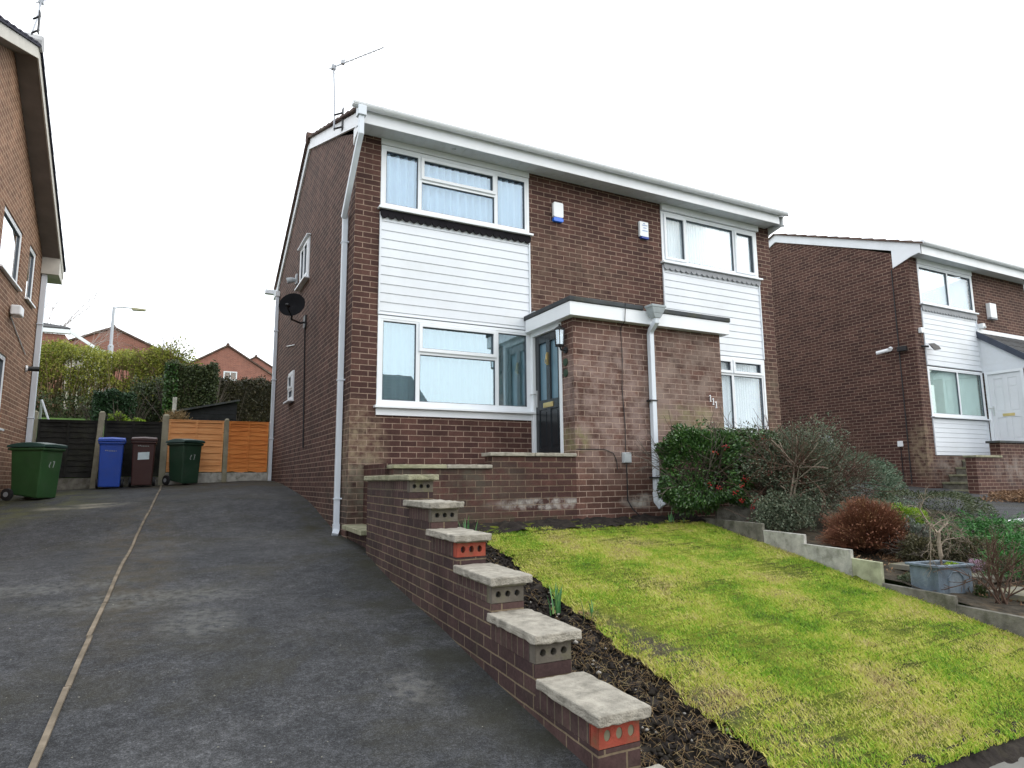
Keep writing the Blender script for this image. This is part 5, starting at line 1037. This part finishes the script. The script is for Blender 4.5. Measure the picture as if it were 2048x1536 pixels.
m = M(); m.tube([b0, (b0[0]+.01, b0[1], b0[2]+.12), (b0[0]-.005, b0[1], b0[2]+.24), (b0[0]+.0, b0[1]-.01, b0[2]+.33)], .022, 8, .016); m.build('trunk', M_['bark_pale'], ac)
out = []; rs = rg(101); top = np.array(b0)+[0, 0, .32]
def poly(pts, r0, r1):
    pts = [np.array(p) for p in pts]; n = len(pts)-1
    for i in range(n): out.append((pts[i], pts[i+1], r0+(r1-r0)*i/n, r0+(r1-r0)*(i+1)/n))
    for i in range(1, n+1):
        for _ in range(3): branch(rs, pts[i], (pts[i]-pts[i-1])+rs.normal(size=3)*.05, .10, .0028, 1, out, .6, .06, 2)
poly([top, top+[-.07, .02, .07], top+[-.13, .03, .14], top+[-.19, .03, .22], top+[-.17, .0, .30]], .012, .005)
poly([top+[-.02, 0, .0], top+[-.12, -.02, .09], top+[-.2, -.05, .07], top+[-.23, -.06, -.05], top+[-.25, -.06, -.2]], .009, .003)
poly([top, top+[.10, 0, .06], top+[.2, .02, .08], top+[.31, .03, .05], top+[.42, .04, -.0], top+[.5, .04, -.07]], .012, .003)
poly([top+[0, 0, -.12], top+[.07, -.02, -.06], top+[.17, -.03, -.05], top+[.27, -.03, -.08]], .009, .003)
poly([top+[-.06, .01, .06], top+[.02, -.02, .11], top+[.06, -.05, .04], top+[.08, -.06, -.1]], .006, .002)
segs('branches', out, M_['bark_pale'], ac)
bush('alpine_plant', 'small lime green plant in the corner of the lead planter', tuple(FP.p(.12, .02, ph-.01)), (.09, .06, .035), 500, .02, L_['lime'], 105, .1, .5, cat='plant', nb=3)
bush('ivy_plant', 'small dark ivy at the foot of the lead planter', (4.36, -4.93, -2.15), (.06, .05, .08), 350, .026, L_['hedge_dark'], 107, .2, .4, .7, cat='plant', nb=3)
bush('ground_ivy', 'dark creeping plant between the end panel and the planter', (4.22, -4.42, -2.08), (.16, .12, .06), 900, .025, L_['mound2'], 108, .2, .4, cat='plant', nb=3)
ht = bush('heather_plant', 'pale lilac heather right of the planter', (4.66, -4.75, -1.945), (.08, .07, .06), 700, .018, L_['heather'], 109, .2, .5, cat='plant', nb=5)
tw = thing('twiggy_shrub', 'bare brown twiggy shrub at the bottom right behind the low edge', 'shrub', (4.30, -5.12, -2.16)); out = []; rs = rg(111)
for i in range(9): a = rs.uniform(0, 6.28); branch(rs, (4.30+rs.normal()*.04, -5.12+rs.normal()*.03, -2.2), (math.cos(a)*.5, math.sin(a)*.5, 1), .30, .009, 2, out, .38)
segs('branches', out, M_['twig_brown'], tw); q = np.array([o_[1] for o_ in out]); leaves('buds', q[rs.uniform(size=len(q)) < .5], .02, L_['olive'], tw, .4, 112)
for i, (x, y, w_, d_, z, l) in enumerate([(4.72, -5.12, .50, .42, -2.13, 'mossy paving slab right of the planter'), (5.1, -4.55, .5, .4, -2.07, 'paving slab behind the heather'), (4.75, -4.15, .5, .25, -1.99, 'narrow mossy stone slab behind the end panel')]):
    o = M().box(x-w_/2, x+w_/2, y-d_/2, y+d_/2, z-.05, z).build('paving_slab', M_['slab'], origin=(x, y, z), bevel=.005); tag(o, l, 'paving slab', 'garden paving slabs')
P = np.concatenate([blob_pts(1100, (5.2, -3.85, -1.93), (.45, .3, .05), 115, .2, .1), np.stack([rg(3).uniform(4.3, 8, 2600), rg(4).uniform(-6, -3.4, 2600), np.zeros(2600)], 1)]); P[:, 2] = [RG(a, b)+.015 for a, b in P[:, :2]]; o = leaves('bark_mulch', P, .035, L_['brownleaf'], None, .5, 116); o['kind'] = 'stuff'; tag(o, 'pale brown bark mulch and litter between the shrubs', 'mulch')
P = blob_pts(4000, (12.9, -1.5, -1.56), (1.3, .5, .17), 117, .4, .15); o = leaves('dead_bracken', P, .07, L_['brownleaf'], None, .3, 118); o['kind'] = 'stuff'; tag(o, 'rusty dead leaves heaped below the right-hand terrace wall', 'dead leaves')
o = M().rtube([(9.2, -3.2, RD(9.2, -3.2)+.02), (8.3, -3.3, RD(8.3, -3.3)+.02)], .06, .06).build('white_edging', M_['white_old'], origin=(8.8, -3.2, -1.8)); tag(o, 'short white edging strip at the side of the tarmac drive', 'edging')

# ------------------------------------------------------------------ back gardens
def hedge(name, label, x0, x1, y0, y1, z0, z1, n, size, lm, seed, surf=.75, twn=200, fuzz=.06, bark='bark', core=None):
    t = thing(name, label, 'hedge', ((x0+x1)/2, (y0+y1)/2, z0)); r = rg(seed); k = int(n*surf); P = np.stack([r.uniform(x0, x1, n), r.uniform(y0, y1, n), r.uniform(z0, z1, n)], 1)
    f = r.integers(0, 4, k); P[:k, 1] = np.where(f < 2, y0, P[:k, 1]); P[:k, 2] = np.where(f == 2, z1, P[:k, 2]); P[:k, 0] = np.where(f == 3, np.where(r.uniform(size=k) < .5, x0, x1), P[:k, 0])
    P += r.normal(size=P.shape)*fuzz; P[:, 2] += .05*np.sin(P[:, 0]*5)+.04*np.sin(P[:, 0]*13+2)*1.0
    leaves('foliage', P, size, lm, t, .55, seed+1)
    if core: M().box(x0+.08, x1-.08, y0+.12, y1-.12, z0-.4, z1-.08).build('inner_growth', core, t)
    a = np.stack([r.uniform(x0, x1, twn), r.uniform(y0, y1, twn), np.full(twn, z0-.1)], 1); b = a+np.stack([r.normal(size=twn)*.25, r.normal(size=twn)*.1, r.uniform(.5, 1, twn)*(z1-z0)], 1); sticks('stems', a, b, .018, .006, M_[bark], t); return t
r = rg(201); n = 62000; hp = thing('privet_hedge', 'tall see-through yellow-green hedge across the back garden', 'hedge', (-4, 16, .9))
n = 62000; X = r.uniform(-9.5, -1.9, n); Z = 1.15+r.uniform(0, 1, n)**.62*2.0; Y = 16+r.normal(size=n)*.35; Z += .09*np.sin(X*2.1)+.05*np.sin(X*7); hole = vnoise(X, Z*1.4, 4.5, 8); low = np.clip((2.6-Z)/1.4, 0, 1); kp_ = hole > (-1.1+1.25*low*(X < -3.4)); P = np.stack([X, Y, Z], 1)[kp_]
leaves('foliage', P, .066, L_['privet'], hp, .55, 202)
n = 520; a = np.stack([r.uniform(-9.5, -2, n), 16+r.normal(size=n)*.3, np.full(n, .8)], 1); b = a+np.stack([r.normal(size=n)*.35, r.normal(size=n)*.1, r.uniform(1.2, 2.3, n)], 1); sticks('stems', a, b, .022, .006, plain('hedge_stem', (.15, .12, .06), .9), hp)
bush('young_tree', 'loose yellowish young tree at the right end of the hedge', (-2.1, 15.6, 2.75), (.75, .4, .7), 2600, .085, L_['privet'], 205, .35, .2, cat='tree', nb=10, bark='twig_brown')
hedge('conifer_hedge', 'small square dark green conifer hedge behind the dark fence', -3.85, -2.95, 12, 12.8, .1, 1.28, 9000, .06, L_['conif_dark'], 211, fuzz=.03, core=L_['conif_dark'])
ch = hedge('clipped_hedge', 'dark block-shaped clipped hedge above the shed roof', -2.18, -.90, 12.2, 13.2, .7, 2.2, 16000, .06, L_['hedge_dark'], 213, fuzz=.04, core=L_['hedge_dark'])
leaves('ivy', rg(5).uniform([-2.24, 12.1, .8], [-1.9, 12.3, 2.2], (1600, 3)), .07, L_['holly'], ch, .6, 214)
hedge('dark_hedge', 'long dark brown-green hedge behind the shed', -1.0, 4.5, 13.4, 14.4, -.2, 2.02, 34000, .07, L_['hedge_brown'], 215, fuzz=.06, core=L_['hedge_brown'])
hedge('low_hedge', 'dark straggly low hedge under the yellow-green hedge', -9.0, -3.9, 14.6, 15.2, .6, 1.35, 9000, .07, L_['hedge_dark'], 217, fuzz=.10)
hedge('low_hedge', 'dark tangle of shrubs right of the small conifer hedge', -3.0, -1.9, 13.6, 14.4, .4, 1.75, 7000, .07, L_['hedge_dark'], 219, fuzz=.14)
sh_ = thing('garden_shed', 'low dark shed with a single-pitch roof behind the orange fence', 'shed', (-1.1, 9.6, 0))
m = M(); F6 = Fr((0, 9.4, 0), (1, 0), (0, -1)); m.prism([(-1.85, -.2), (-.56, -.2), (-.56, .86), (-1.85, .56)], F6, -1.8, 0); m.build('walls', M_['shed'], sh_)
m = M(); m.prism([(-1.95, .56), (-.50, .90), (-.50, .945), (-1.95, .605)], F6, -1.9, .08); m.build('roof', M_['felt'], sh_)
m = M()
for k in range(8): m.box(-1.83, -.57, 0, .008, -.1+k*.11, -.095+k*.11, F6)
m.build('board_joints', M_['black'], sh_)
bush('lime_shrub', 'pale yellow-green shrub over the dark fence, left of two', (-3.0, 8.1, .22), (.19, .15, .17), 900, .05, L_['lime'], 221, .25, .4, .7, cat='shrub', nb=5)
bush('lime_shrub', 'brighter green shrub over the dark fence, right of two', (-2.66, 8.3, .17), (.22, .15, .13), 900, .05, plain and L_['lime'], 223, .25, .4, .7, cat='shrub', nb=5)
t = thing('pampas_grass', 'tuft of dry straw-coloured grass behind the thick fence post', 'grass', (-1.93, 8.2, -.1)); r = rg(225); n = 500; a = np.array([-1.93, 8.2, 0.0])+r.normal(size=(n, 3))*.04; b = a+np.stack([r.normal(size=n)*.12, r.normal(size=n)*.1, r.uniform(.2, .48, n)], 1); sticks('stalks', a, b, .006, .003, L_['straw'], t); leaves('dry_leaves', b, .05, L_['straw'], t, .3, 226)
tag(M().box(-2.0, -1.9, 11.0, 11.1, .0, 1.12).build('garden_post', M_['concrete'], origin=(-1.95, 11, 0)), 'pale square post in front of the clipped block hedge', 'post')
tag(M().tube([(-4.62, 9.6, .76), (-4.40, 9.4, .2)], .022, 8).tube([(-4.62, 9.6, .76), (-4.66, 9.9, .1)], .022, 8).build('swing_frame', M_['lamp_metal'], origin=(-4.5, 9.5, .2)), 'pale metal swing frame leg beside the left house', 'swing frame')
# bare tree far left
t = thing('bare_tree', 'faint leafless tree above the hedge beyond the gardens', 'tree', (-8.2, 34, 3)); out = []; rs = rg(231)
for i in range(5): branch(rs, (-8.6+rs.normal()*.3, 34, 4), (rs.normal()*.25, 0, 1), 3.0, .035, 3, out, .35, -.02, 2)
segs('branches', out, plain('pale_bark', (.35, .30, .28), .9), t); M().tube([(-8.6, 34, 2.5), (-8.6, 34, 4.6)], .12, 8, .06).build('trunk', M_['bark'], t)
# far houses
def far(label, xc, y, hw, zr, slope, depth, z0, ovh=.25, wins=(), mat='brick_far'):
    h = thing('distant_house', label, 'house', (xc, y, z0)); F = Fr((xc, y, 0), (1, 0), (0, -1)); ze = zr-hw*slope
    M().prism([(-hw, z0), (hw, z0), (hw, ze), (0, zr), (-hw, ze)], F, -depth, 0).build('wall', M_[mat], h)
    m = M(); e = hw+ovh; ze2 = zr-e*slope
    for s in (-1, 1): m.prism([(0, zr+.03), (s*e, ze2+.03), (s*e, ze2+.15), (0, zr+.17)], F, -depth-.2, .12)
    r_ = m.build('roof', M_['tile'], h); M().tube([F.p(0, .14, zr+.15), F.p(0, -depth-.2, zr+.15)], .12, 8).build('ridge_tiles', M_['tile'], r_)
    for a, b, za, zb in wins: window(h, F, a, b, za, zb, [(a+.06, (a+b)/2, za+.06, zb-.06, 0), ((a+b)/2, b-.06, za+.06, zb-.06, 0)], M_['glass_g'], None, d=.03)
    return h
far('distant brick gable house behind the street lamp', -6.0, 45, 4.6, 9.75, .46, 9, 4)
far('distant red brick gable house with small white window above the dark hedge', 1.5, 45, 4.6, 9.1, .62, 9, 4, wins=[(-.2, .75, 6.5, 7.2)])
far('small distant red brick gable peeking behind the larger gable', 5.1, 60, 4.5, 11.1, .60, 9, 6)
wh = thing('distant_house', 'distant house with white gable boards behind the hedge on the left', 'house', (-8, 24, 2)); F7 = Fr((0, 24, 0), (1, 0), (0, -1))
M().prism([(-12, 1), (-6.15, 1), (-6.15, 5.05), (-12, 5.05)], F7, -7, 0).build('wall', M_['brick_far'], wh); m = M(); m.box(-12.2, -5.95, -.1, .12, 5.08, 5.25, F7); m.prism([(-5.95, 5.25), (-4.6, 4.35), (-4.6, 4.22), (-5.95, 5.1)], F7, -.1, .1); m.build('fascia', M_['upvc'], wh)
m = M(); m.hexa([(-12.2, 23.9, 5.25), (-5.95, 23.9, 5.25), (-6.5, 27, 5.9), (-12.2, 27, 6.5), (-12.2, 23.9, 5.32), (-5.95, 23.9, 5.32), (-6.5, 27, 6.0), (-12.2, 27, 6.6)]); m.build('roof', M_['tile_grey'], wh); m = M(); m.box(-6.14, -4.7, -.6, -.5, 1, 4.6, F7); m.build('side_wall', M_['cream'], wh)
# street lamp
lp = thing('street_lamp', 'grey street lamp with a single arm above the hedge', 'street lamp', (-4.56, 25, 1.9)); M().lathe([(.11, 0), (.11, 3.0), (.065, 3.05), (.055, 4.75)], (-4.56, 25, 1.9), 12).build('column', M_['lamp_metal'], lp)
M().tube([(-4.56, 25, 6.60), (-4.3, 25, 6.68), (-3.75, 25, 6.68)], .03, 8).build('arm', M_['lamp_metal'], lp); m = M(); m.hexa([(-3.85, 24.9, 6.58), (-3.35, 24.9, 6.60), (-3.35, 25.1, 6.60), (-3.85, 25.1, 6.58), (-3.88, 24.88, 6.70), (-3.30, 24.9, 6.68), (-3.30, 25.1, 6.68), (-3.88, 25.12, 6.70)]); m.build('lantern', plain('lamp_head', (.35, .33, .22), .5), lp, bevel=.02)
# house across the road (seen only reflected in the windows)
oh = thing('opposite_house', 'house across the road, seen only as a reflection in the lower left window', 'house', (4, -32, -2.6))
M().box(-12, 11.4, -36, -28, -3.5, 2.9).build('wall', M_['brick_far'], oh); m = M(); F8 = Fr((0, -28, 0), (1, 0), (0, 1)); roof_slope(m, F8, -12.3, 11.7, .5, 2.7, -4, 5.6, 12, .3, .03, 60); m.prism([(-12.3, 2.7), (11.7, 2.7), (11.7, 2.9), (-12.3, 2.9)], F8, -8.5, -.1); m.hexa([(-12.3, -32, 5.4), (11.7, -32, 5.4), (13.6, -36.5, 2.7), (-12.3, -36.5, 2.7), (-12.3, -32, 5.6), (11.7, -32, 5.6), (13.6, -36.5, 2.9), (-12.3, -36.5, 2.9)]); m.build('roof', M_['tile_grey'], oh)
